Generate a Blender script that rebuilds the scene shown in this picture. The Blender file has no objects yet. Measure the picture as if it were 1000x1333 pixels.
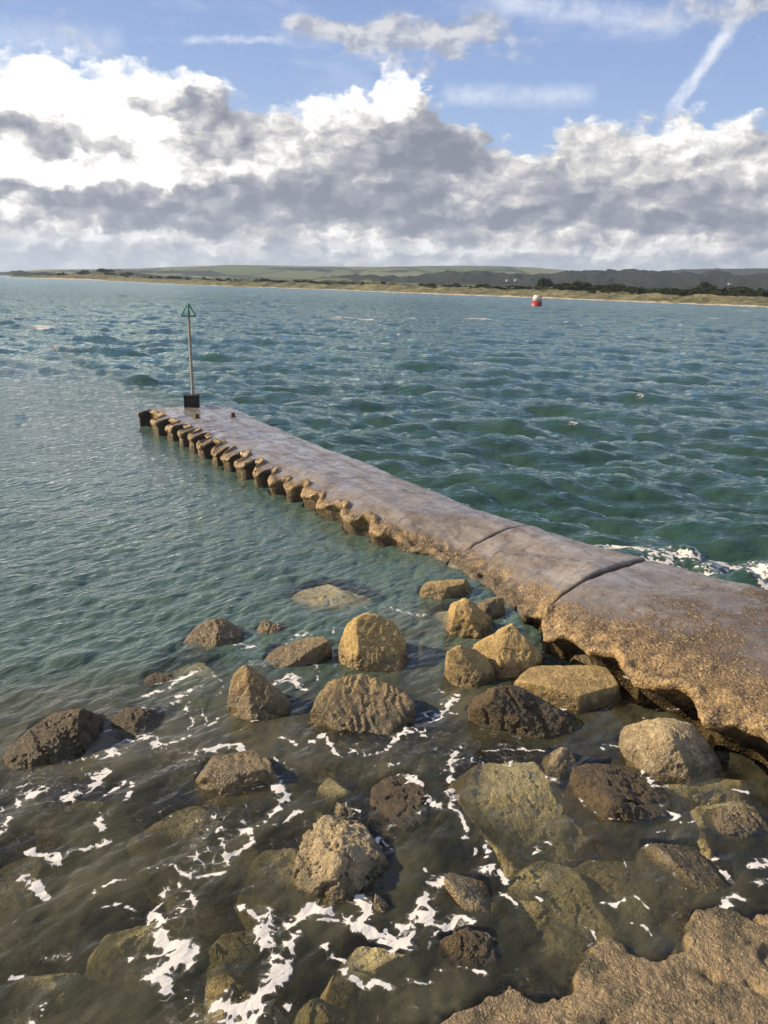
import bpy, bmesh, math, random
import numpy as np
from mathutils import Vector
from mathutils.bvhtree import BVHTree

random.seed(7)
rng = np.random.default_rng(11)
SC = bpy.context.scene
COL = SC.collection

# ---------------------------------------------------------------- camera geometry
F, PITCH, ROLL, CAMH = 1050.0, math.radians(15.7), math.radians(1.7), 4.5
SUN_AZ, SUN_EL = math.radians(-85), math.radians(27)
_c, _s = math.cos(ROLL), math.sin(ROLL)
FWD = np.array([0, math.cos(PITCH), -math.sin(PITCH)])
_r0 = np.array([1.0, 0, 0]); _u0 = np.array([0, math.sin(PITCH), math.cos(PITCH)])
RIGHT = _r0 * _c + _u0 * _s
UP = _u0 * _c - _r0 * _s
CAM = np.array([0, 0, CAMH])

def ray(px, py):
    return FWD * F + RIGHT * (px - 500) - UP * (py - 666.5)
def at(px, py, z=0.0):                     # world point at height z seen at a photo position
    d = ray(px, py); return CAM + d * ((z - CAMH) / d[2])
def ptY(px, py, Y):                        # world point at ground distance Y
    d = ray(px, py); return CAM + d * (Y / d[1])
def azel(px, py):
    d = ray(px, py); d = d / np.linalg.norm(d)
    return math.degrees(math.atan2(d[0], d[1])), math.degrees(math.asin(d[2]))

# ---------------------------------------------------------------- numpy noise
def _hash(ix, iy, iz, seed):
    h = (ix * 374761393 + iy * 668265263 + iz * 2147483647 + seed * 144665) & 0xFFFFFFFF
    h = ((h ^ (h >> 13)) * 1274126177) & 0xFFFFFFFF
    h = ((h ^ (h >> 16)) * 2246822519) & 0xFFFFFFFF
    return h ^ (h >> 15)
def vnoise(p, seed=0):                     # gradient noise, about -1..1
    p = np.asarray(p, dtype=np.float64)
    i = np.floor(p).astype(np.int64); f = p - i
    u = f * f * f * (f * (f * 6 - 15) + 10)
    out = 0
    for dx in (0, 1):
        wx = u[:, 0] if dx else 1 - u[:, 0]
        for dy in (0, 1):
            wy = u[:, 1] if dy else 1 - u[:, 1]
            for dz in (0, 1):
                wz = u[:, 2] if dz else 1 - u[:, 2]
                h = _hash(i[:, 0] + dx, i[:, 1] + dy, i[:, 2] + dz, seed)
                gx = ((h & 1023) / 511.5 - 1); gy = (((h >> 10) & 1023) / 511.5 - 1); gz = (((h >> 20) & 1023) / 511.5 - 1)
                out = out + wx * wy * wz * (gx * (f[:, 0] - dx) + gy * (f[:, 1] - dy) + gz * (f[:, 2] - dz))
    return out * 1.3
def fbm(p, octs=4, lac=2.03, gain=0.5, seed=0):
    p = np.asarray(p, dtype=np.float64); a = 1.0; o = 0
    for k in range(octs):
        o = o + a * vnoise(p, seed + k * 17); p = p * lac + 5.3; a *= gain
    return o
def ridged(p, octs=4, seed=0):
    p = np.asarray(p, dtype=np.float64); a = 1.0; o = 0
    for k in range(octs):
        o = o + a * (1 - 2 * np.abs(vnoise(p, seed + k * 13))); p = p * 2.1 + 3.1; a *= 0.5
    return o
def fbm2(x, y, s=1.0, octs=4, seed=0):
    return fbm(np.stack([x * s, y * s, np.full_like(x, 0.37 + seed)], 1), octs, seed=seed)
def sstep(a, b, x):
    t = np.clip((x - a) / (b - a), 0, 1); return t * t * (3 - 2 * t)

# ---------------------------------------------------------------- mesh helpers
def mesh_np(name, V, faces, attrs=None, smooth=True):
    """faces: (n,k) int array, k = 3 or 4"""
    me = bpy.data.meshes.new(name)
    V = np.ascontiguousarray(V, dtype=np.float32); faces = np.ascontiguousarray(faces, dtype=np.int32)
    n, k = faces.shape
    me.vertices.add(len(V)); me.vertices.foreach_set('co', V.ravel())
    me.loops.add(n * k); me.loops.foreach_set('vertex_index', faces.ravel())
    me.polygons.add(n); me.polygons.foreach_set('loop_start', np.arange(0, n * k, k, dtype=np.int32))
    me.update(calc_edges=True)
    if smooth: me.polygons.foreach_set('use_smooth', np.ones(n, dtype=bool))
    for an, av in (attrs or {}).items():
        a = me.attributes.new(an, 'FLOAT', 'POINT'); a.data.foreach_set('value', np.ascontiguousarray(av, dtype=np.float32))
    me.update()
    return me
def grid_faces(nr, nc):
    i = np.arange(nr - 1)[:, None] * nc + np.arange(nc - 1)[None, :]
    return np.stack([i, i + 1, i + nc + 1, i + nc], -1).reshape(-1, 4)
def link(name, data, mat=None, parent=None, loc=(0, 0, 0)):
    o = bpy.data.objects.new(name, data); COL.objects.link(o)
    if mat is not None: o.data.materials.append(mat)
    if parent is not None: o.parent = parent
    o.location = loc
    return o
def bm_obj(name, bm, mat=None, parent=None, loc=(0, 0, 0), smooth=False):
    me = bpy.data.meshes.new(name); bm.to_mesh(me); bm.free()
    if smooth:
        for p in me.polygons: p.use_smooth = True
    return link(name, me, mat, parent, loc)
def tag(o, label=None, cat=None, group=None, kind=None):
    for k, v in (('label', label), ('category', cat), ('group', group), ('kind', kind)):
        if v: o[k] = v
    return o
def empty(name, loc, rz=0):
    o = bpy.data.objects.new(name, None); COL.objects.link(o); o.location = loc; o.rotation_euler = (0, 0, rz)
    o.empty_display_size = 0.2
    return o
def box(bm, c, s, rz=0, bev=0.0):
    from mathutils import Matrix
    g = bmesh.ops.create_cube(bm, size=1, matrix=Matrix.Translation(c) @ Matrix.Rotation(rz, 4, 'Z') @ Matrix.Diagonal((s[0], s[1], s[2], 1)))
    if bev:
        es = list({e for v in g['verts'] for e in v.link_edges})
        bmesh.ops.bevel(bm, geom=es, offset=bev, segments=2, affect='EDGES')
def tube(bm, a, b, r, seg=12, r2=None):
    from mathutils import Matrix
    a, b = Vector(a), Vector(b); d = b - a
    q = d.to_track_quat('Z', 'Y').to_matrix().to_4x4()
    bmesh.ops.create_cone(bm, cap_ends=True, segments=seg, radius1=r, radius2=r if r2 is None else r2, depth=d.length,
                          matrix=Matrix.Translation((a + b) / 2) @ q)
def lathe(bm, prof, seg=32):
    rings = []
    for r, z in prof:
        rings.append([bm.verts.new((r * math.cos(2 * math.pi * k / seg), r * math.sin(2 * math.pi * k / seg), z)) for k in range(seg)])
    for A, B in zip(rings, rings[1:]):
        for k in range(seg): bm.faces.new((A[k], A[(k + 1) % seg], B[(k + 1) % seg], B[k]))
    bm.faces.new(rings[0][::-1]); bm.faces.new(rings[-1])

# ---------------------------------------------------------------- node helpers
class NT:
    def __init__(s, tree): s.t = tree; s.n = tree.nodes; s.l = tree.links
    def put(s, sock, v):
        if v is None: return
        if isinstance(v, bpy.types.NodeSocket): s.l.new(v, sock)
        elif isinstance(v, (tuple, list)) and sock.type == 'RGBA' and len(v) == 3: sock.default_value = (*v, 1)
        else: sock.default_value = v
    def node(s, typ, props=None, **ins):
        n = s.n.new(typ)
        for k, v in (props or {}).items(): setattr(n, k, v)
        for k, v in ins.items(): s.put(n.inputs[k.replace('_', ' ')], v)
        return n
    def m(s, op, a, b=None, c=None, clamp=False):
        n = s.n.new('ShaderNodeMath'); n.operation = op; n.use_clamp = clamp
        for i, v in enumerate((a, b, c)): s.put(n.inputs[i], v)
        return n.outputs[0]
    def v(s, op, a, b=None, c=None, out=0):
        n = s.n.new('ShaderNodeVectorMath'); n.operation = op
        for i, x in enumerate((a, b, c)):
            if x is not None: s.put(n.inputs[i], x)
        return n.outputs[1] if op in ('DOT_PRODUCT', 'LENGTH') else n.outputs[0]
    def mixc(s, fac, a, b, blend='MIX'):
        n = s.n.new('ShaderNodeMix'); n.data_type = 'RGBA'; n.blend_type = blend
        s.put(n.inputs[0], fac); s.put(n.inputs[6], a); s.put(n.inputs[7], b)
        return n.outputs[2]
    def mapr(s, x, a, b, c=0.0, d=1.0, smooth=False):
        n = s.n.new('ShaderNodeMapRange'); n.interpolation_type = 'SMOOTHSTEP' if smooth else 'LINEAR'
        for i, v in enumerate((x, a, b, c, d)): s.put(n.inputs[i], v)
        return n.outputs[0]
    def noise(s, vec, scale, detail=4, rough=0.5, dist=0.0, out=0, typ='FBM', lac=2.0, dim='3D'):
        n = s.n.new('ShaderNodeTexNoise'); n.noise_type = typ; n.noise_dimensions = dim
        s.put(n.inputs['Vector'], vec); s.put(n.inputs['Scale'], scale); s.put(n.inputs['Detail'], detail)
        s.put(n.inputs['Roughness'], rough); s.put(n.inputs['Distortion'], dist); s.put(n.inputs['Lacunarity'], lac)
        return n.outputs[out]
    def voro(s, vec, scale, feature='F1', out=0, detail=0, rand=1.0, dim='3D'):
        n = s.n.new('ShaderNodeTexVoronoi'); n.feature = feature; n.voronoi_dimensions = dim
        s.put(n.inputs['Vector'], vec); s.put(n.inputs['Scale'], scale); s.put(n.inputs['Randomness'], rand)
        if 'Detail' in n.inputs: s.put(n.inputs['Detail'], detail)
        return n.outputs[out]
    def ramp(s, fac, stops, interp='LINEAR'):
        n = s.n.new('ShaderNodeValToRGB'); cr = n.color_ramp; cr.interpolation = interp
        while len(cr.elements) < len(stops): cr.elements.new(0.5)
        for e, (p, c) in zip(cr.elements, stops): e.position = p; e.color = (*c, 1) if len(c) == 3 else c
        s.put(n.inputs[0], fac); return n.outputs[0]
    def attr(s, name):
        n = s.n.new('ShaderNodeAttribute'); n.attribute_name = name; return n.outputs['Fac']
    def bump(s, h, strength=0.5, dist=0.02, normal=None):
        n = s.n.new('ShaderNodeBump'); s.put(n.inputs['Height'], h); s.put(n.inputs['Strength'], strength); s.put(n.inputs['Distance'], dist)
        if normal is not None: s.put(n.inputs['Normal'], normal)
        return n.outputs[0]

def new_mat(name):
    m = bpy.data.materials.new(name); m.use_nodes = True; m.node_tree.nodes.clear()
    t = NT(m.node_tree); out = t.node('ShaderNodeOutputMaterial')
    return m, t, out
def simple_mat(name, col, rough=0.6, metal=0.0, var=0.25, scale=6, bump=0.2, col2=None):
    m, t, out = new_mat(name)
    tc = t.node('ShaderNodeTexCoord').outputs['Object']
    nz = t.noise(tc, scale, 5, 0.6)
    c2 = col2 or tuple(x * (1 - var) for x in col)
    c = t.mixc(t.mapr(nz, 0.35, 0.65), col, c2)
    b = t.node('ShaderNodeBsdfPrincipled', Base_Color=c, Metallic=metal, Roughness=t.mapr(nz, 0.3, 0.7, rough * 0.8, min(1, rough * 1.2)),
               Normal=t.bump(t.noise(tc, scale * 6, 4), bump, 0.01))
    t.l.new(b.outputs[0], out.inputs[0]); return m

# ---------------------------------------------------------------- SKY (world)
def build_world():
    w = bpy.data.worlds.new('World'); SC.world = w; w.use_nodes = True
    w.node_tree.nodes.clear(); t = NT(w.node_tree)
    out = t.node('ShaderNodeOutputWorld')
    sky = t.node('ShaderNodeTexSky', {'sky_type': 'NISHITA', 'sun_disc': False, 'sun_elevation': SUN_EL,
                                      'sun_rotation': SUN_AZ % (2 * math.pi), 'altitude': 10, 'air_density': 1.0, 'dust_density': 0.6, 'ozone_density': 1.6})
    STR = 0.12
    d = t.node('ShaderNodeTexCoord').outputs['Generated']
    sx = t.node('ShaderNodeSeparateXYZ', Vector=d)
    az = t.m('MULTIPLY', t.m('ARCTAN2', sx.outputs[0], sx.outputs[1]), 57.29578)
    el = t.m('MULTIPLY', t.m('ARCSINE', sx.outputs[2]), 57.29578)
    P = t.node('ShaderNodeCombineXYZ', X=az, Y=el, Z=0.0).outputs[0]
    Ps = t.v('MULTIPLY', P, (1.0, 1.55, 1.0))
    # domain warp
    N2 = lambda vec, sc, de, ro, out=0: t.noise(vec, sc, de, ro, out=out, dim='2D')
    w1 = t.v('SUBTRACT', N2(Ps, 0.16, 2, 0.5, 1), (0.5, 0.5, 0.5))
    w2 = t.v('SUBTRACT', N2(Ps, 0.55, 4, 0.58, 1), (0.5, 0.5, 0.5))
    Pw = t.v('MULTIPLY_ADD', w1, (5.5, 2.8, 0.0), P)
    Pw = t.v('MULTIPLY_ADD', w2, (3.0, 2.0, 0.0), Pw)
    AR, E0, E1 = 36.0, -1.0, 27.0
    def blobs(lst, Pin, rank=9):
        """a sum of soft patches in azimuth and elevation, factored into a few curve pairs so that it is cheap to evaluate"""
        ga = np.linspace(-AR, AR, 181); ge = np.linspace(E0, E1, 121); fld = np.zeros((121, 181)); k = math.degrees(1 / F)
        for (px, py, rx, ry, wt) in lst:
            a, e = azel(px, py)
            fld += wt * np.exp(-((ge[:, None] - e) / (ry * k)) ** 2 - ((ga[None, :] - a) / (rx * k)) ** 2)
        U, Sg, Vt = np.linalg.svd(fld, full_matrices=False)
        sp_ = t.node('ShaderNodeSeparateXYZ', Vector=Pin)
        ua = t.mapr(sp_.outputs[0], -AR, AR); ue = t.mapr(sp_.outputs[1], E0, E1)
        def curves(x, cols):
            n = t.n.new('ShaderNodeRGBCurve'); mp = n.mapping; sc, of = [], []
            for ci_, col in enumerate(cols):
                lo_, hi_ = float(col.min()), float(col.max()) + 1e-6
                cu = mp.curves[ci_]; ids = np.linspace(0, len(col) - 1, 61).astype(int)
                while len(cu.points) < 61: cu.points.new(0.5, 0.5)
                for p_, q_ in zip(cu.points, ids): p_.location = (q_ / (len(col) - 1), (float(col[q_]) - lo_) / (hi_ - lo_)); p_.handle_type = 'AUTO_CLAMPED'
                sc.append(hi_ - lo_); of.append(lo_)
            mp.update(); t.put(n.inputs['Color'], x)
            return t.v('MULTIPLY_ADD', n.outputs[0], tuple(sc), tuple(of))
        acc = None
        ca = t.node('ShaderNodeCombineXYZ', X=ua, Y=ua, Z=ua).outputs[0]; ce = t.node('ShaderNodeCombineXYZ', X=ue, Y=ue, Z=ue).outputs[0]
        for r_ in range(0, rank, 3):
            f_ = curves(ca, [Vt[r_ + i] * math.sqrt(Sg[r_ + i]) for i in range(3)]); g_ = curves(ce, [U[:, r_ + i] * math.sqrt(Sg[r_ + i]) for i in range(3)])
            d_ = t.v('DOT_PRODUCT', f_, g_); acc = d_ if acc is None else t.m('ADD', acc, d_)
        return acc
    # top edge of the cloud bank against azimuth
    top = [(-260, 120), (-60, 70), (0, 60), (60, 62), (140, 78), (200, 84), (260, 98), (305, 128), (350, 136), (410, 128), (436, 114), (450, 128),
           (462, 100), (486, 112), (500, 88), (535, 86), (556, 120), (584, 150), (620, 158), (655, 188), (690, 196), (730, 172), (765, 154), (810, 152), (850, 156),
           (900, 146), (940, 152), (1000, 148), (1100, 130), (1300, 160)]
    fc = t.n.new('ShaderNodeFloatCurve'); cu = fc.mapping.curves[0]
    pts = []
    for px, py in top:
        a, e = azel(px, py); pts.append(((a + 60) / 120, e / 30))
    while len(cu.points) < len(pts): cu.points.new(0.5, 0.5)
    for p_, (a, b) in zip(cu.points, pts): p_.location = (a, b); p_.handle_type = 'AUTO_CLAMPED'
    fc.mapping.extend = 'HORIZONTAL'; fc.mapping.update()
    spw = t.node('ShaderNodeSeparateXYZ', Vector=t.v('MULTIPLY_ADD', w2, (2.4, 1.6, 0), t.v('MULTIPLY_ADD', w1, (1.4, 0.8, 0), P)))
    t.put(fc.inputs['Value'], t.m('DIVIDE', t.m('ADD', spw.outputs[0], 60), 120))
    topel = t.m('MULTIPLY', fc.outputs[0], 30)
    below = t.m('SUBTRACT', topel, spw.outputs[1])            # degrees below the top edge

    # puffy detail
    def puff(Pv):
        a = N2(Pv, 0.40, 5, 0.52)
        b = t.voro(Pv, 0.62, 'F1', 0, 1.0, dim='2D')
        return t.m('MULTIPLY_ADD', b, -0.30, t.m('MULTIPLY', a, 1.1))
    Pp = t.v('MULTIPLY_ADD', w2, (1.5, 1.5, 0), Ps)
    p1 = puff(Pp); p2 = puff(t.v('ADD', Pp, (-0.7, 0.8, 0)))
    relief = t.m('SUBTRACT', p1, p2)

    edge = t.m('MULTIPLY_ADD', t.m('SUBTRACT', p1, 0.36), 2.6, below)
    cov = t.mapr(edge, -0.2, 0.9, 0, 1, True)
    # separate high clouds
    hi = blobs([(470, 42, 80, 18, .9), (540, 48, 70, 20, .95), (620, 42, 50, 18, .7), (420, 36, 30, 10, .4), (680, 55, 40, 12, .3), (990, -8, 100, 24, 1.0),
                (985, 66, 50, 14, .45), (60, 8, 40, 12, .5), (130, 62, 70, 10, .4)], Pw, 6)
    hi2 = t.mapr(t.m('MULTIPLY_ADD', t.m('SUBTRACT', N2(Ps, 0.4, 5, 0.55), 0.5), 1.6, hi), 0.22, 1.05, 0, 0.8, True)
    # other side of the sky: broken cloud
    bn = t.mapr(N2(Ps, 0.07, 5, 0.58), 0.42, 0.58, 0, 0.9, True)
    away = t.mapr(t.m('ABSOLUTE', az), 34, 60, 0, 1, True)
    # cirrus and contrails
    def streak(a, b, wpx, soft, strength):
        (a0, e0), (a1, e1) = azel(*a), azel(*b)
        L = math.hypot(a1 - a0, e1 - e0); ux, uy = (a1 - a0) / L, (e1 - e0) / L
        Pq = t.v('MULTIPLY_ADD', t.v('SUBTRACT', N2(P, 1.3, 3, 0.6, 1), (.5, .5, .5)), (0.55, 0.55, 0), P)
        q = t.v('SUBTRACT', Pq, (a0, e0, 0))
        al = t.v('DOT_PRODUCT', q, (ux, uy, 0)); ac = t.m('ABSOLUTE', t.v('DOT_PRODUCT', q, (-uy, ux, 0)))
        wd = wpx * math.degrees(1 / F)
        g = t.mapr(ac, wd * soft, wd, 1, 0, True)
        g = t.m('MULTIPLY', g, t.mapr(al, -0.4, 0.8, 0, 1, True)); g = t.m('MULTIPLY', g, t.mapr(al, L - 0.8, L + 0.6, 1, 0, True))
        return t.m('MULTIPLY', t.m('MULTIPLY', g, strength), t.mapr(N2(P, 0.9, 3, 0.65), 0.3, 0.6, 0.45, 1))
    ci = streak((868, 152), (956, 30), 11, 0.1, 0.72)
    ci = t.m('ADD', ci, streak((576, 124), (770, 124), 17, 0.0, 0.42))
    ci = t.m('ADD', ci, streak((640, -5), (890, 32), 20, 0.0, 0.40))
    ci = t.m('ADD', ci, streak((236, 51), (372, 51), 6, 0.0, 0.45))
    ci = t.m('ADD', ci, streak((-20, 45), (160, 60), 26, 0.0, 0.28))
    ci = t.m('ADD', ci, t.m('MULTIPLY', t.mapr(N2(t.v('MULTIPLY', P, (0.35, 1.4, 1)), 0.25, 5, 0.6), 0.52, 0.75, 0, 1, True), 0.16))
    # tone of the bank
    white = [(20, 95, 80, 45, .9), (110, 100, 80, 38, .9), (190, 122, 60, 28, .55), (245, 106, 55, 18, .5), (150, 172, 50, 26, .75), (10, 214, 70, 15, .75), (110, 226, 90, 17, .75), (212, 205, 26, 36, .75),
             (240, 232, 50, 16, .5), (325, 216, 40, 12, .45), (360, 150, 60, 14, .25), (472, 122, 22, 20, .85), (521, 108, 26, 26, 1.1), (438, 128, 10, 14, .8), (410, 152, 28, 14, .5), (380, 190, 70, 26, .30),
             (50, 272, 36, 6, .6), (20, 262, 20, 8, .4), (138, 304, 40, 11, .55), (40, 312, 36, 9, .4), (255, 312, 60, 9, .45), (345, 322, 16, 6, .4), (470, 318, 40, 8, .35), (545, 320, 90, 9, .42), (860, 172, 22, 9, .5), (905, 150, 26, 8, .6),
             (820, 326, 50, 7, .35), (800, 185, 70, 22, .22), (955, 190, 70, 26, .28), (830, 235, 110, 30, .16), (650, 245, 60, 22, .22), (580, 235, 30, 18, .15), (660, 330, 200, 8, .18), (935, 322, 80, 10, .2)]
    dark = [(66, 172, 56, 18, .62), (110, 192, 36, 12, .45), (12, 150, 40, 10, .4), (205, 140, 50, 18, .42), (300, 155, 60, 20, .5), (255, 140, 60, 14, .35), (120, 256, 130, 14, .42), (40, 245, 60, 8, .3), (330, 268, 130, 17, .42), (180, 280, 90, 12, .3),
            (566, 142, 26, 14, .30), (530, 200, 90, 24, .42), (585, 188, 56, 20, .36), (470, 252, 130, 24, .40), (480, 165, 50, 12, .15), (770, 262, 60, 26, .34), (690, 215, 50, 18, .18), (900, 262, 120, 20, .24), (620, 290, 160, 14, .36), (900, 298, 140, 18, .28), (250, 292, 120, 10, .2)]
    tone = blobs(white + [(a_, b_, c_, d_, -0.9 * e_) for a_, b_, c_, d_, e_ in dark], Pw, 15)
    tone = t.m('ADD', tone, 0.55)
    tone = t.m('MULTIPLY_ADD', relief, 0.95, tone)
    tone = t.m('MULTIPLY_ADD', t.m('SUBTRACT', N2(Pp, 0.30, 4, 0.5), 0.5), 0.55, tone)
    fn = t.m('SUBTRACT', N2(Pp, 1.3, 5, 0.6), N2(t.v('ADD', Pp, (-0.25, 0.3, 0)), 1.3, 5, 0.6))
    tone = t.m('MULTIPLY_ADD', t.m('MULTIPLY', fn, t.mapr(tone, 0.25, 0.85, 0.25, 1.0)), 0.55, tone)
    # thin rims at the top edge catch the sun, mostly on the left
    rim = t.mapr(edge, 0.2, 2.0, 1, 0, True)
    tone = t.m('MULTIPLY_ADD', t.m('MULTIPLY', rim, t.mapr(az, -28, 22, 0.55, 0.12)), 1.0, tone)
    ctone = t.ramp(t.m('MULTIPLY', tone, 0.78), [(0.0, (0.205, 0.222, 0.268)), (0.20, (0.285, 0.30, 0.345)), (0.40, (0.42, 0.425, 0.455)), (0.62, (0.67, 0.65, 0.62)), (0.86, (0.98, 0.955, 0.91)), (1.0, (1.15, 1.12, 1.06))])
    hz = t.mapr(el, 0.2, 3.6, 1, 0, True)
    ctone = t.mixc(t.m('MULTIPLY', hz, 0.62), ctone, (0.50, 0.56, 0.63))
    skyc = t.v('SCALE', sky.outputs[0]); skyc.node.inputs['Scale'].default_value = STR
    skyc = t.mixc(1.0, skyc, (1.0, 1.0, 1.0), 'MULTIPLY')
    skyc = t.mixc(t.mapr(el, 0, 26, 0.75, 0.9), skyc, t.mixc(t.mapr(el, 6, 24), (0.37, 0.50, 0.76), (0.125, 0.213, 0.49)))
    skyc = t.mixc(t.m('MINIMUM', ci, 0.85), skyc, (0.86, 0.88, 0.92))
    hic = t.ramp(t.m('MULTIPLY_ADD', relief, 1.2, N2(Ps, 0.6, 4, 0.6)), [(0.25, (0.36, 0.38, 0.44)), (0.75, (0.72, 0.70, 0.68))])
    skyc = t.mixc(hi2, skyc, hic)
    # broad broken cloud out of view, thickened overhead to grey the sea's reflections
    hi3 = t.m('MULTIPLY', bn, t.m('MAXIMUM', away, t.mapr(el, 27, 38, 0, 1, True)))
    skyc = t.mixc(hi3, skyc, (0.46, 0.47, 0.49))
    fin = t.mixc(cov, skyc, ctone)
    bg = t.node('ShaderNodeBackground', Color=fin, Strength=0.68)
    t.l.new(bg.outputs[0], out.inputs[0])
    w.cycles.sampling_method = 'MANUAL'; w.cycles.sample_map_resolution = 512
build_world()

sun = bpy.data.lights.new('sun', 'SUN'); sun.energy = 5.0; sun.angle = math.radians(0.5); sun.color = (1.0, 0.81, 0.55)
so = bpy.data.objects.new('sun', sun); COL.objects.link(so)
sd = Vector((math.sin(SUN_AZ) * math.cos(SUN_EL), math.cos(SUN_AZ) * math.cos(SUN_EL), math.sin(SUN_EL)))
so.rotation_euler = sd.to_track_quat('Z', 'Y').to_euler(); so.location = (-40, 10, 30)

cam = bpy.data.cameras.new('camera'); co = bpy.data.objects.new('camera', cam); COL.objects.link(co)
cam.sensor_fit = 'HORIZONTAL'; cam.sensor_width = 36; cam.lens = 36 * F / 1000; cam.clip_start = 0.1; cam.clip_end = 90000
from mathutils import Matrix
co.matrix_world = Matrix(((RIGHT[0], UP[0], -FWD[0], 0), (RIGHT[1], UP[1], -FWD[1], 0), (RIGHT[2], UP[2], -FWD[2], CAMH), (0, 0, 0, 1)))
SC.camera = co
SC.view_settings.view_transform = 'Standard'; SC.view_settings.look = 'None'; SC.view_settings.gamma = 1; SC.view_settings.exposure = 0.80

SOLIDS = []      # (V, faces) near meshes that set the water depth

# ---------------------------------------------------------------- JETTY FRAME
JO = np.array([-4.74, 25.97]); JU = np.array([0.548, -0.836]); JU /= np.linalg.norm(JU); JN = np.array([-JU[1], JU[0]])
def st(px, py, z):
    p = at(px, py, z)[:2] - JO; return float(p @ JU), float(p @ JN)
R_ctrl = [(-1.15, -0.75), (-0.9, -0.35), (-0.4, -0.05)] + [st(px, py, .5) for px, py in
          [(313, 533), (345, 549), (400, 572), (470, 598), (540, 628), (620, 660), (700, 685), (760, 705), (815, 722), (870, 738), (930, 757), (1000, 775)]] + [(30, 0.1)]
R_ctrl = sorted(R_ctrl)
tips = [(175, 542), (198, 554), (217, 562), (232, 570), (245, 576), (257, 585), (275, 594), (290, 601), (308, 612), (329, 622), (349, 632), (370, 641), (397, 651), (415, 664), (448, 682), (483, 699)]
notch = [(206, 541), (224, 551), (243, 556), (254, 564), (268, 570), (283, 580), (301, 589), (315, 598), (339, 611), (358, 617), (378, 627), (400, 638), (424, 651), (454, 670), (485, 686)]
TIP = [st(a, b, 0.28 - 0.010 * k) for k, (a, b) in enumerate(tips)]; NOT = [st(a, b, 0.38 - 0.012 * k) for k, (a, b) in enumerate(notch)]
near_lip = [(521, 709, .12), (558, 722, .03), (600, 745, .0), (640, 768, .02), (668, 786, .12), (690, 790, .3), (695, 815, .3), (716, 832, .2), (741, 834, .25), (752, 845, .3), (803, 856, .3), (813, 874, .3), (818, 893, .2), (862, 910, .2),
            (884, 903, .3), (906, 914, .3), (902, 942, .2), (937, 954, .2), (968, 958, .25), (974, 950, .3), (980, 968, .2), (1000, 985, .2), (1040, 1010, .2)]
NL = [st(*p) for p in near_lip]

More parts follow.
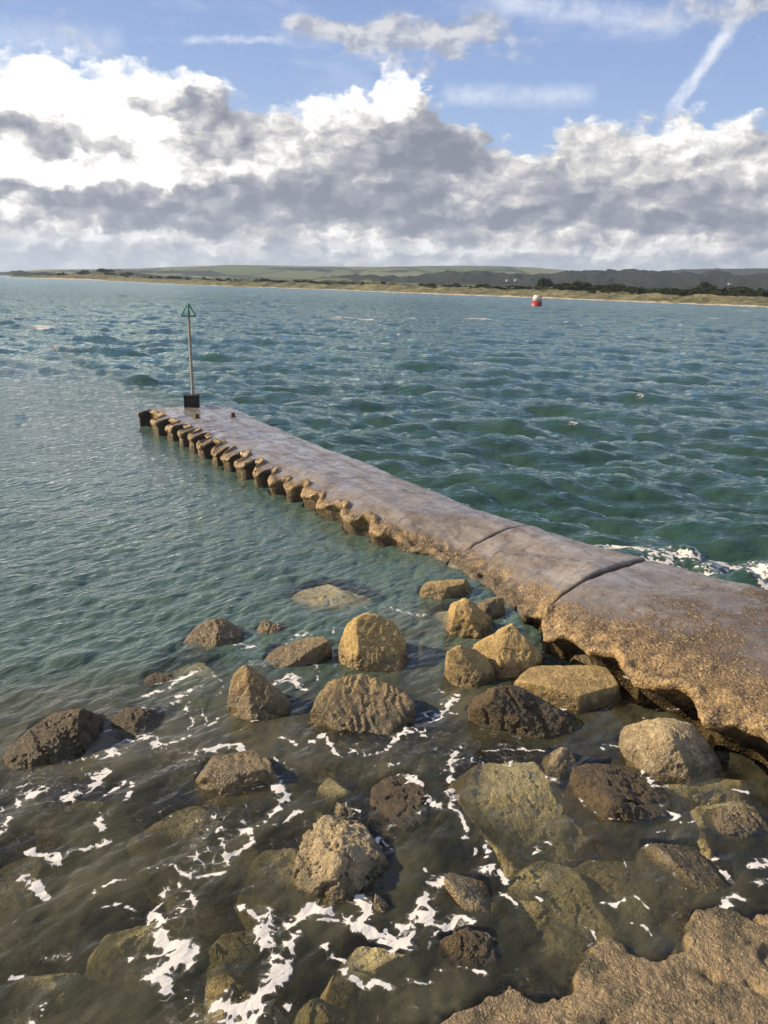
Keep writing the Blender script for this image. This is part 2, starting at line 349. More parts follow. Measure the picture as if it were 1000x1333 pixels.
# ---------------------------------------------------------------- MATERIALS for stone
def rock_mat(name, c_light, c_dark, wet=0.14, wetcol=(0.055, 0.042, 0.022), barn=0.0, bscale=1.0, wetamt=1.0, bstr=0.6):
    m, t, out = new_mat(name)
    tc = t.node('ShaderNodeTexCoord').outputs['Object']
    g = t.node('ShaderNodeNewGeometry'); z = t.node('ShaderNodeSeparateXYZ', Vector=g.outputs['Position']).outputs[2]
    n1 = t.noise(tc, 2.3 * bscale, 6, 0.62); n2 = t.noise(tc, 14 * bscale, 6, 0.65); n3 = t.noise(tc, 55 * bscale, 4, 0.6)
    f = t.mapr(t.m('ADD', t.m('MULTIPLY', n1, 0.6), t.m('MULTIPLY', n2, 0.4)), 0.40, 0.60)
    c = t.mixc(f, c_dark, c_light)
    c = t.mixc(t.mapr(n3, 0.38, 0.55, 0.55, 0), c, tuple(x * 0.45 for x in c_dark))
    crack = t.mapr(t.voro(t.v('MULTIPLY_ADD', t.noise(tc, 4, 4, out=1), (.3, .3, .3), tc), 3.1 * bscale, 'DISTANCE_TO_EDGE'), 0.0, 0.035, 1, 0)
    pits = t.mapr(t.voro(tc, 38 * bscale, 'F1'), 0.12, 0.36, 1, 0)
    pits = t.m('MULTIPLY', pits, t.mapr(n2, 0.5, 0.62))
    c = t.mixc(t.m('MULTIPLY', pits, 0.6), c, tuple(x * 0.3 for x in c_dark))
    c = t.mixc(t.m('MULTIPLY', t.m('MULTIPLY', crack, t.mapr(n1, 0.54, 0.66)), 0.45), c, tuple(x * 0.3 for x in c_dark))
    if barn > 0:
        def grit(sc):
            vn = t.n.new('ShaderNodeTexVoronoi'); t.put(vn.inputs['Vector'], tc); t.put(vn.inputs['Scale'], sc)
            r_ = t.node('ShaderNodeSeparateXYZ', Vector=vn.outputs['Color']).outputs[0]
            core = t.mapr(vn.outputs['Distance'], 0.28, 0.55, 1, 0)
            return t.m('MULTIPLY', core, t.mapr(r_, 0.6, 0.82)), t.m('MULTIPLY', core, t.mapr(r_, 0.45, 0.25)), core
        l1, d1, c1 = grit(34); l2, d2, c2 = grit(75)
        pat = t.mapr(t.noise(tc, 3.5, 5, 0.65), 0.38, 0.58, 0.1, barn)
        bb = t.m('MULTIPLY', t.m('MAXIMUM', l1, l2), pat)
        c = t.mixc(t.m('MULTIPLY', t.m('MULTIPLY', t.m('MAXIMUM', d1, d2), pat), 0.8), c, (0.045, 0.034, 0.02))
        c = t.mixc(t.m('MULTIPLY', bb, 0.8), c, (0.46, 0.37, 0.235))
    # wet band: darker, shinier, weed stained
    wn = t.m('MULTIPLY_ADD', t.m('SUBTRACT', n1, 0.5), 0.35, z)
    wt = t.mapr(wn, wet * 0.3, wet, wetamt, 0, True)
    c = t.mixc(t.m('MULTIPLY', wt, 0.8), c, t.mixc(0.35, wetcol, c))
    wdm = t.m('MULTIPLY', t.mapr(z, 0.02, 0.34, 1, 0), t.mapr(t.noise(tc, 3.1, 5, 0.65), 0.50, 0.60))
    if wetamt > 0: c = t.mixc(t.m('MULTIPLY', wdm, 0.75), c, (0.028, 0.030, 0.012))
    h = t.m('ADD', t.m('MULTIPLY', n2, 1.0), t.m('MULTIPLY', n3, 0.55))
    h = t.m('SUBTRACT', h, t.m('MULTIPLY', t.m('MULTIPLY', crack, t.mapr(n1, 0.54, 0.66)), 0.35)); h = t.m('ADD', h, t.m('MULTIPLY', t.noise(tc, 6 * bscale, 5, 0.7), 1.2)); h = t.m('SUBTRACT', h, t.m('MULTIPLY', pits, 0.5))
    if barn > 0: h = t.m('ADD', h, t.m('MULTIPLY', bb, 0.5))
    b = t.node('ShaderNodeBsdfPrincipled', Base_Color=c, Roughness=t.mapr(wt, 0, 1, 0.85, 0.32), Normal=t.bump(h, min(1.0, bstr * 1.25), 0.04))
    t.l.new(b.outputs[0], out.inputs[0]); return m
M = {}
M['ochre'] = rock_mat('ochre_limestone', (0.54, 0.385, 0.155), (0.30, 0.205, 0.08), 0.22)
M['brown'] = rock_mat('brown_limestone', (0.42, 0.31, 0.145), (0.17, 0.12, 0.055), 0.30)
M['dark'] = rock_mat('dark_wet_rock', (0.20, 0.130, 0.052), (0.052, 0.036, 0.016), 0.7, wetamt=0.7, bscale=1.4, bstr=0.9)
M['pale'] = rock_mat('pale_limestone', (0.50, 0.40, 0.235), (0.26, 0.195, 0.105), 0.13, barn=0.35)
M['crust'] = rock_mat('barnacled_rock', (0.33, 0.26, 0.15), (0.12, 0.09, 0.05), 0.10, barn=0.9)
M['subpale'] = rock_mat('pale_submerged_rock', (0.80, 0.70, 0.42), (0.46, 0.38, 0.21), -5.0, wetamt=0.0)
M['sub'] = rock_mat('submerged_rock', (0.66, 0.57, 0.33), (0.30, 0.25, 0.13), -5.0, wetamt=0.0)

# ---------------------------------------------------------------- BOULDERS
_ico = {}
def ico(n):
    if n not in _ico:
        bm = bmesh.new(); bmesh.ops.create_icosphere(bm, subdivisions=n, radius=1)
        V = np.array([v.co[:] for v in bm.verts]); Fc = np.array([[v.index for v in f.verts] for f in bm.faces]); bm.free()
        V /= np.linalg.norm(V, axis=1)[:, None]; _ico[n] = (V, Fc)
    return _ico[n]
def hull_planes(pts):
    bm = bmesh.new()
    vs = [bm.verts.new(p) for p in pts]
    bmesh.ops.convex_hull(bm, input=vs)
    bm.normal_update()
    c = np.mean([v.co[:] for v in bm.verts if v.link_faces], axis=0)
    pl = []
    for f in bm.faces:
        if f.calc_area() < 1e-6: continue
        n = np.array(f.normal[:]); d = float(n @ (np.array(f.verts[0].co[:]) - c))
        if d < 0: n, d = -n, -d
        pl.append((n, max(d, 0.02)))
    bm.free()
    return c, pl
def stone_mesh(name, c, planes, seed, sub=6, p=16, rough=0.05, strata=0.0, tilt=(0.2, 0.1, 1), cuts=12):
    p = p * 3.0
    V, Fc = ico(sub)
    N = np.array([x[0] for x in planes]); D = np.array([x[1] for x in planes])
    q = np.maximum(V @ N.T, 0) / D[None, :]
    r = 1.0 / np.power(np.power(q, p).sum(1), 1.0 / p)
    X = V * r[:, None]
    size = float(np.mean(r))
    # secondary facets: broken planes
    rs = np.random.default_rng(seed)
    for _ in range(cuts):
        n = rs.normal(size=3); n[2] = n[2] * 0.7 + 0.25; n /= np.linalg.norm(n)
        wob = fbm(X / size * 1.6 + seed + _, 2, seed=seed + _) * 0.035 * size
        h = X @ n + wob; lim = np.quantile(h, rs.uniform(0.90, 0.985))
        over = np.maximum(h - lim, 0); X = X - n[None, :] * (over * 0.93)[:, None]
    blo, bhi = (V * r[:, None]).min(0), (V * r[:, None]).max(0); xlo, xhi = X.min(0), X.max(0)
    X = (X - xlo) / (xhi - xlo) * (bhi - blo) + blo
    s = seed * 3.17
    nr = X / np.linalg.norm(X, axis=1)[:, None]
    rg_ = ridged(X / size * 1.7 + s, 4, seed=seed + 5)
    dsp = fbm(X / size * 1.0 + s, 3, seed=seed) * 0.5 - np.abs(fbm(X / size * 2.4 + s, 4, seed=seed + 3)) * 0.55 + fbm(X / size * 7 + s, 4, seed=seed + 9) * 0.22
    dsp = dsp - 0.7 * sstep(1.35, 1.75, rg_)
    X = X + nr * (dsp * rough * size * 1.25)[:, None]
    if strata > 0:
        tv = np.array(tilt); tv = tv / np.linalg.norm(tv)
        h = (X @ tv) + fbm(X * 2.6 + s, 3, seed=seed) * 0.075
        X = X + nr * ((np.abs((h * 15) % 1 - 0.5) * 2 - 0.5) * strata * 0.034 * np.clip(0.6 + fbm(X * 3.5 + 8, 3, seed=seed + 2), 0.05, 1.2))[:, None]
    me = mesh_np(name, X, Fc)
    SOLIDS.append((X + c, Fc))
    return me
def boulder(label, mat, base, top, depth=None, seed=1, p=16, rough=0.05, sub=6, under=0.55, strata=0.0, tilt=(0.2, 0.1, 1), spread=1.12, zb=-0.03, cuts=None):
    """base: waterline photo points of the front; top: (px, py, metres behind the front foot)"""
    B = [at(px, py, zb) for px, py in base]
    Y0 = min(b[1] for b in B)
    T = [ptY(px, py, Y0 + dy) for px, py, dy in top]
    xs = [q[0] for q in B + T]; w = max(xs) - min(xs)
    depth = depth or w * 0.8
    xm = (max(xs) + min(xs)) / 2
    pts = list(B) + list(T)
    zt = max(q[2] for q in T)
    for q in T:                                           # the far side
        if q[2] > 0.35 * zt: pts.append(np.array([xm + (q[0] - xm) * 0.8, max(q[1] + 0.12 * w, Y0 + depth * 0.75), q[2] * 0.80]))
    for q in B: pts.append(np.array([xm + (q[0] - xm) * spread, q[1] - 0.06, -under]))
    for sx in (-1, 1): pts.append(np.array([xm + sx * w * 0.45, Y0 + depth, -0.1])); pts.append(np.array([xm + sx * w * 0.52, Y0 + depth, -under]))
    c, pl = hull_planes(pts)
    me = stone_mesh('boulder', c, pl, seed, sub, p, rough, strata, tilt, cuts if cuts is not None else (4 if mat is M['ochre'] else 4 if mat is M['pale'] else 8))
    o = link('boulder', me, mat, None, tuple(c))
    return tag(o, label, 'boulder', 'boulders in the shallow water beside the jetty')
def sunken(label, mat, px0, px1, py0, py1, ztop, seed, p=9, rough=0.06, sub=6, rz=None, zlow=-0.75):
    rs = np.random.default_rng(seed)
    A, Bq = at(px0, (py0 + py1) / 2, ztop - .08), at(px1, (py0 + py1) / 2, ztop - .08)
    Cq, Dq = at((px0 + px1) / 2, py0, ztop), at((px0 + px1) / 2, py1, ztop - .12)
    a = abs(Bq[0] - A[0]) / 2; b = abs(Cq[1] - Dq[1]) / 2
    ctr = np.array([(A[0] + Bq[0]) / 2, (Cq[1] + Dq[1]) / 2, (ztop + zlow) / 2]); h = (ztop - zlow) / 2
    pl = [(np.array([0, 0, 1.0]), h), (np.array([0, 0, -1.0]), h)]
    for k in range(9):
        th = 2 * math.pi * (k + rs.uniform(-.3, .3)) / 9
        n = np.array([math.cos(th), math.sin(th), rs.uniform(0.15, 0.75)]); n /= np.linalg.norm(n)
        d = math.hypot(a * n[0], b * n[1]) * rs.uniform(0.86, 1.05) + h * n[2] * 0.55
        pl.append((n, d))
    tn = np.array([rs.uniform(-.35, .35), rs.uniform(-.45, .1), 1.0]); tn /= np.linalg.norm(tn); pl.append((tn, h * 0.98))
    me = stone_mesh('boulder', ctr, pl, seed, sub, p, rough)
    o = link('boulder', me, mat, None, tuple(ctr))
    return tag(o, label, 'boulder', 'boulders in the shallow water beside the jetty')

boulder('upright ochre boulder with a blunt pointed top, largest one standing clear of the water', M['ochre'],
        [(436, 858), (470, 872), (520, 876), (533, 862)], [(447, 818, .22), (472, 797, .42), (486, 797, .46), (512, 806, .5), (530, 836, .3), (460, 845, .05)], depth=.95, seed=21, p=18, rough=.045, sub=7)
boulder('brown striated boulder directly in front of the big pointed ochre boulder', M['brown'],
        [(408, 944), (450, 956), (505, 958), (535, 940)], [(418, 905, .3), (440, 880, .62), (474, 873, .72), (503, 884, .66), (536, 910, .45)], depth=1.0, seed=5, p=12, rough=.05, sub=7, strata=.7, tilt=(.75, -.1, .65))
boulder('brown pyramid boulder leaning right, ringed by foam, left of the striated boulder', M['brown'],
        [(300, 928), (332, 944), (378, 934)], [(297, 884, .22), (318, 864, .36), (330, 868, .4), (352, 898, .34), (378, 920, .2)], depth=.7, seed=8, p=16, rough=.06)
boulder('low tan slab tilting out of the wash behind the brown pyramid boulder', M['brown'],
        [(342, 866), (362, 874), (400, 866), (430, 850)], [(350, 855, .25), (400, 830, .5), (424, 827, .52), (432, 840, .25)], depth=.75, seed=12, p=20, rough=.035)
boulder('brown craggy boulder farthest left of the two rocks by the wave ripples', M['brown'],
        [(234, 842), (270, 846), (308, 834)], [(250, 820, .3), (270, 807, .4), (285, 804, .42), (304, 813, .35), (314, 826, .2)], depth=.7, seed=14, p=15, rough=.06)
boulder('small dark boulder tip poking from foam between the craggy rock and the pointed one', M['brown'],
        [(330, 826), (350, 830), (372, 823)], [(338, 812, .18), (347, 805, .22), (364, 809, .24), (371, 818, .15)], depth=.4, seed=15, p=12)
boulder('big dark wet boulder at the left edge, water streaming off its ridge', M['dark'],
        [(-6, 1004), (40, 1008), (96, 992), (128, 962)], [(8, 975, .25), (45, 946, .5), (80, 927, .68), (104, 922, .7), (128, 940, .6), (30, 985, .1)], depth=1.1, seed=17, p=12, rough=.075, sub=7)
boulder('rounded brown boulder half awash beside the big dark wet boulder', M['dark'],
        [(136, 956), (170, 966), (206, 952)], [(142, 938, .25), (163, 921, .45), (186, 921, .48), (206, 938, .3)], depth=.7, seed=18, p=8)
boulder('thin dark rock tip barely breaking the surface at the start of the white wash', M['dark'],
        [(176, 893), (200, 896), (226, 888)], [(184, 885, .12), (200, 878, .2), (222, 881, .2)], depth=.4, seed=19, p=9)
boulder('low flat brown boulder with a sunny front face and foam at its right end', M['brown'],
        [(252, 1024), (300, 1036), (350, 1030), (366, 1012)], [(262, 1003, 0.14), (280, 988, 0.34), (330, 978, 0.46), (362, 990, 0.34), (366, 1000, 0.17)], depth=.6, seed=23, p=17, rough=.05)
boulder('small ochre wedge of rock, farthest boulder, just off the jetty side', M['ochre'],
        [(544, 772), (572, 784), (606, 776), (614, 766)], [(548, 764, .15), (566, 755, .35), (606, 753, .45), (614, 757, .4), (580, 764, .1)], depth=.6, seed=25, p=24, rough=.03)
boulder('jagged ochre boulder with three sharp steps, beside the jetty seam', M['ochre'],
        [(580, 812), (596, 830), (628, 834), (645, 822)], [(581, 793, .2), (606, 777, .4), (624, 790, .35), (642, 806, .3), (612, 806, .1)], depth=.7, seed=27, p=22, rough=.09)
boulder('shaded brown boulder squeezed between the jagged ochre boulder and the jetty', M['brown'],
        [(622, 806), (640, 810), (658, 800)], [(624, 780, .3), (640, 774, .4), (656, 783, .35)], depth=.5, seed=28, p=16)
boulder('large ochre block tilted up with a sunlit sloping face, resting among boulders by the jetty', M['ochre'],
        [(628, 880), (650, 888), (684, 888), (706, 866)], [(614, 850, .30), (618, 842, .40), (664, 808, .58), (680, 808, .66), (708, 836, .50), (704, 856, .24), (650, 866, .04)], depth=.85, seed=31, p=20, rough=.045, sub=7)
boulder('small squarish ochre boulder leaning on the left of the tilted block', M['ochre'],
        [(584, 876), (596, 894), (620, 898), (642, 888)], [(581, 848, .2), (598, 838, .3), (622, 844, .28), (640, 862, .2)], depth=.5, seed=33, p=14, rough=.045)
boulder('long flat yellowish slab with a bright sunlit strip, right of the tilted block', M['ochre'],
        [(690, 908), (752, 931), (798, 920), (806, 904)], [(672, 886, .34), (692, 870, .70), (788, 869, .78), (804, 890, .42), (752, 906, .05), (700, 890, .2)], depth=.95, seed=35, p=30, rough=.022, sub=7, cuts=2)
boulder('dark wet rough boulder with a thin sunlit left edge, in front of the flat slab', M['dark'],
        [(616, 932), (650, 950), (702, 963), (744, 956)], [(613, 899, .2), (632, 892, .32), (692, 905, .42), (728, 928, .36), (744, 944, .2)], depth=.8, seed=37, p=15, rough=.06, sub=7)
boulder('brown barnacled boulder tucked under the jetty lip', M['crust'],
        [(746, 866), (776, 872), (810, 866)], [(748, 850, .2), (768, 840, .36), (792, 841, .4), (809, 854, .28)], depth=.6, seed=39, p=8)
boulder('pale grey boulder with a sharp crest, standing alone right of the dark rocks', M['pale'],
        [(814, 990), (846, 1012), (900, 1018), (942, 1006)], [(814, 972, 0.34), (846, 952, 0.48), (878, 936, 0.68), (904, 942, 0.72), (930, 975, 0.48), (942, 995, 0.28), (872, 962, 0.22)], depth=1.0, seed=41, p=18, rough=.05, sub=7)
boulder('low dark brown wet boulder, flat and broad, below the pale crested boulder', M['dark'],
        [(744, 1040), (790, 1075), (840, 1080), (876, 1062)], [(746, 1014, 0.54), (780, 1000, 0.80), (830, 1002, 0.86), (874, 1036, 0.54), (800, 1040, 0.16)], depth=1.05, seed=43, p=14, rough=.08, sub=7, spread=1.2)
boulder('small pale wet rock awash between the dark boulder and the sunken pale slab', M['pale'],
        [(712, 1000), (730, 1006), (752, 1002)], [(712, 988, .12), (722, 976, .2), (742, 974, .24), (753, 990, .15)], depth=.4, seed=44, p=12)
boulder('pale rough barnacled boulder, the nearest one standing dry among the foam', M['pale'],
        [(382, 1150), (410, 1176), (462, 1172), (505, 1140)], [(386, 1100, 0.46), (412, 1068, 0.84), (440, 1064, 0.93), (480, 1090, 0.72), (510, 1112, 0.46), (440, 1120, 0.17)], depth=1.15, seed=47, p=12, rough=.10, sub=7, cuts=9)
boulder('small grey rock touching the back of the pale barnacled boulder', M['crust'],
        [(432, 1066), (452, 1074), (474, 1066)], [(434, 1052, .1), (450, 1043, .18), (470, 1050, .14)], depth=.3, seed=48, p=9, rough=.08)
boulder('tiny brown stone in the foam at the foot of the pale barnacled boulder', M['crust'],
        [(486, 1182), (500, 1188), (512, 1178)], [(488, 1166, .06), (498, 1158, .1), (510, 1166, .08)], depth=.18, seed=49, p=9, rough=.07)
boulder('brown pitted boulder awash, behind and right of the pale barnacled boulder', M['dark'],
        [(478, 1060), (520, 1084), (560, 1060)], [(482, 1026, 0.51), (506, 1010, 0.70), (540, 1016, 0.68), (560, 1038, 0.43)], depth=.9, seed=51, p=9, rough=.08)
boulder('gold speckled boulder tip at the right edge below the dark wet boulder', M['crust'],
        [(930, 1086), (970, 1094), (1004, 1080)], [(935, 1064, 0.18), (960, 1050, 0.30), (992, 1060, 0.24)], depth=.5, seed=53, p=10, rough=.09)
sunken('broad sunken brown boulder under the gold speckled tip', M['sub'], 896, 1000, 1040, 1092, -.06, 54)
boulder('long brown slab awash on the right, pale along its lower edge', M['crust'],
        [(846, 1128), (900, 1165), (952, 1168)], [(840, 1108, 0.34), (880, 1100, 0.54), (935, 1118, 0.54), (954, 1146, 0.27)], depth=.6, seed=55, p=14, rough=.06, zb=-.06)
boulder('pale greenish elongated stone awash, pointing away from foam patch', M['pale'],
        [(586, 1158), (606, 1190), (640, 1192)], [(578, 1140, 0.24), (588, 1130, 0.36), (612, 1140, 0.36), (640, 1172, 0.18)], depth=.4, seed=57, p=12, zb=-.05)
boulder('brown rust speckled boulder awash just above the bottom rock ledge', M['dark'],
        [(568, 1246), (600, 1268), (650, 1252)], [(574, 1222, 0.18), (604, 1208, 0.30), (640, 1222, 0.24)], depth=.4, seed=59, p=10, rough=.08, zb=-.04)
sunken('large pale slab just under the surface in the middle of the pool', M['subpale'], 592, 756, 985, 1096, -.11, 61, p=12, sub=7)
sunken('brown sunken skirt of rock in front of the striated boulder', M['sub'], 394, 545, 936, 985, -.07, 62)
sunken('dim grey rounded boulder under water left of the brown pitted one', M['sub'], 402, 462, 1006, 1050, -.03, 63)
sunken('olive sunken boulder hugging the left side of the pale barnacled one', M['subpale'], 330, 405, 1092, 1182, -.12, 64)
sunken('reddish brown small stone under water above the greenish stone', M['dark'], 600, 645, 1110, 1148, -.06, 65)
sunken('tall dim block sunk in deep shade at the lower middle right', M['subpale'], 660, 768, 1130, 1250, -.21, 66, p=14, sub=7)
sunken('pale sunken boulder ringed by foam near the bottom centre', M['subpale'], 440, 562, 1225, 1292, -.05, 67)
sunken('speckled sunken boulder left of the big foam streak', M['subpale'], 132, 212, 1188, 1266, -.09, 68)
sunken('brown sunken boulder near the bottom left corner', M['subpale'], 18, 118, 1240, 1322, -.10, 69)
sunken('brown boulder awash cut by the bottom edge, under foam', M['sub'], 222, 345, 1286, 1350, 0.01, 70)
sunken('faint broad sunken boulder below the flat brown boulder', M['subpale'], 196, 330, 1046, 1120, -.16, 71)
sunken('dim sunken boulder at the left edge of the pool', M['sub'], -30, 96, 1110, 1225, -.18, 72)
sunken('dark sunken boulder under foam beside the speckled one', M['sub'], 262, 352, 1206, 1290, -.20, 73)
sunken('brown reef rock showing through ripples behind the pointed ochre boulder', M['sub'], 366, 482, 770, 806, -.03, 74)
sunken('faint sunken boulder between the two patches of foam on the far left', M['sub'], 76, 160, 1030, 1082, -.16, 75)
sunken('tawny rock under the water at the foot of the small wedge', M['subpale'], 556, 606, 786, 842, -.07, 76)
sunken('faint greenish boulder sunk in the right of the dark pool', M['sub'], 772, 850, 1095, 1195, -.26, 77)
sunken('olive boulder sunk in front of the pale crested boulder', M['sub'], 850, 960, 1000, 1045, -.05, 78)
sunken('dim boulder sunk under the small stone foam below centre', M['sub'], 382, 446, 1296, 1350, -.10, 79)
sunken('tawny sunken boulder between the wash and the pyramid boulder', M['subpale'], 206, 296, 860, 905, -.12, 80)

# ---------------------------------------------------------------- JETTY
def jet_L(s):
    """left lip position: teeth far away, lobes near"""
    out = np.empty_like(s)
    xs, ts = [], []
    for k in range(len(TIP)):
        s0, t0 = TIP[k]
        pitch = (TIP[k + 1][0] - s0) if k + 1 < len(TIP) else 0.9
        jr = random.Random(40 + k); hw = min(0.24, 0.30 * pitch) * jr.uniform(0.8, 1.15)
        tn0 = min(max(NOT[k - 1][1] if k else NOT[0][1], t0 + 0.22), t0 + (0.40 if k < 10 else 0.26))
        tn1 = min(max(NOT[k][1] if k < len(NOT) else -2.85, t0 + 0.22), t0 + (0.40 if k < 10 else 0.26))
        xs += [s0 - hw - .05, s0 - hw, s0 + hw, s0 + hw + .035]; ts += [tn0, t0, t0 + .02, tn1]
    for a in NL: xs.append(a[0]); ts.append(a[1])
    xs = np.array(xs); ts = np.array(ts)
    o = np.argsort(xs, kind='stable'); xs, ts = xs[o], ts[o]
    out = np.interp(s, xs, ts)
    return out
seam1 = (st(692, 786, .45), st(838, 731, .5))       # near seam
seam2 = (st(556, 705, .45), st(697, 682, .5))
def seam_s(sm, tt):
    (s0, t0), (s1, t1) = sm; return s0 + (tt - t0) / (t1 - t0) * (s1 - s0)

def slab_section(s_a, s_b, lift, seed, seam_near=None, seam_far=None, ds=0.03):
    ns = int((s_b - s_a) / ds) + 1
    S = np.linspace(s_a, s_b, ns)
    Rr = np.interp(S, [a for a, b in R_ctrl], [b for a, b in R_ctrl]) + fbm2(S, S * 0, 1.4, 3, 5) * 0.05
    Ll = jet_L(S) + fbm2(S, S * 0, 2.6, 3, 9) * (0.03 + 0.12 * sstep(14, 17, S))
    kg = np.exp(-np.linspace(-2, 2, 17) ** 2); kg /= kg.sum(); Ls_ = np.convolve(np.pad(Ll, 8, mode='edge'), kg, 'valid'); ws_ = 0.25 + 0.75 * sstep(4.0, 12.0, S); Ll = Ll * (1 - ws_) + Ls_ * ws_
    Env = np.interp(S, [a for a, b in TIP] + [a for a, b in NL], [b for a, b in TIP] + [b for a, b in NL])
    kk = np.ones(41) / 41; Env = np.convolve(np.pad(Env, 20, mode='edge'), kk, 'valid')
    near = sstep(15.5, 18.5, S); mid = sstep(12.5, 14.0, S) * (1 - sstep(16.2, 16.9, S))
    zt = 0.50 + 0.10 * near + lift
    lip = 0.29 - 0.15 * sstep(1.0, 11.0, S) * (1 - near) - 0.03 * near - 0.22 * mid
    wdt = 0.80 + 0.85 * near + 0.75 * mid                       # how far in from the edge the deck starts to fall
    def deck(tt):
        u_ = np.clip((Env + wdt - tt) / wdt, 0, 1.0)
        return zt - (zt - lip) * (u_ ** (1.7 + 0 * u_))
    lipz = deck(Ll + 0.16)                     # height at the lip
    cols = []
    def add(tv, zv, lipv): cols.append((tv, zv, np.clip(lipv + 0 * S, 0, 1)))
    add(Rr + 0.10, -0.9 + 0 * S, 0); add(Rr + 0.06, -0.2 + 0 * S, 0); add(Rr + 0.03, zt - 0.25, 0); add(Rr + 0.0, zt - 0.10, 0); add(Rr - 0.05, zt - 0.02, 0)
    NT_ = 44
    for k in range(NT_):
        f = (k + 0.5) / NT_
        tt = Rr - 0.1 + (Ll + 0.16 - Rr + 0.1) * f
        zz = deck(tt) + 0.03 * np.sin(f * math.pi)
        add(tt, zz, sstep(0.0, 1.0, (Env + 0.50 + 0.67 * near + 0.45 * mid - tt) / (0.45 + 0.75 * near + 0.5 * mid)))
    lip_slope = np.gradient(Ll, S); tooth_shade = sstep(1.0, 3.0, lip_slope) * (1 - near)  # mask of the camera-facing tooth walls, where shade is painted in
    tooth_shade = np.maximum(tooth_shade, np.roll(tooth_shade, 1)); tooth_shade = np.maximum(tooth_shade, np.roll(tooth_shade, -1))
    rd = 0.10 - 0.01 * near
    for k in range(1, 9):                                      # rounded lip and undercut
        ang = k / 8 * math.radians(118)
        add(Ll + 0.16 - 0.16 * np.sin(ang) * 1.0, lipz - rd * (1 - np.cos(ang)), 1)
    add(Ll + 0.06 + 0.14 * near, lipz - rd * 1.7 - 0.02, 1); add(Ll + 0.07 + 0.30 * near, -0.06 + 0 * S, 1); add(Ll + 0.10 + 0.34 * near, -0.9 + 0 * S, 1)
    T = np.stack([c[0] for c in cols], 1); Z = np.stack([c[1] for c in cols], 1); LP = np.stack([c[2] for c in cols], 1)
    SS = np.repeat(S[:, None], T.shape[1], 1)
    SHD = np.zeros_like(T); SHD[:, -11:] = tooth_shade[:, None]
    # slanted ends along the seams
    if seam_near is not None: SS = SS - sstep(s_b - 1.6, s_b, SS) * (s_b - (seam_s(seam_near, T) - 0.02))
    if seam_far is not None: SS = SS + (1 - sstep(s_a, s_a + 1.6, SS)) * ((seam_s(seam_far, T) + 0.02) - s_a)
    if seam_far is not None: Z = Z - 0.05 * (1 - sstep(0.0, 0.10, SS - seam_s(seam_far, T))) * (Z > 0.05)
    if seam_near is not None: Z = Z - 0.03 * (1 - sstep(0.0, 0.06, seam_s(seam_near, T) - SS)) * (Z > 0.05)
    x = JO[0] + SS * JU[0] + T * JN[0]; y = JO[1] + SS * JU[1] + T * JN[1]
    P3 = np.stack([x.ravel(), y.ravel(), Z.ravel()], 1)
    lpv = LP.ravel()
    n = fbm(P3 * 1.1 + 3, 4, seed=31) * 0.035 + fbm(P3 * 5 + 9, 4, seed=37) * (0.012 + 0.035 * lpv)
    lump = ridged(P3 * np.array([2.2, 2.2, 2.2]) + 1, 3, seed=41) * 0.06 * lpv
    P3[:, 2] += (n + lump) * (P3[:, 2] > -0.05)
    P3[:, 0] += fbm(P3 * 3.1 + 20, 3, seed=43) * 0.05 * lpv; P3[:, 1] += fbm(P3 * 3.1 + 40, 3, seed=47) * 0.05 * lpv
    Fq = grid_faces(*T.shape)
    return P3, Fq, lpv, SS.ravel(), T.shape, SHD.ravel()

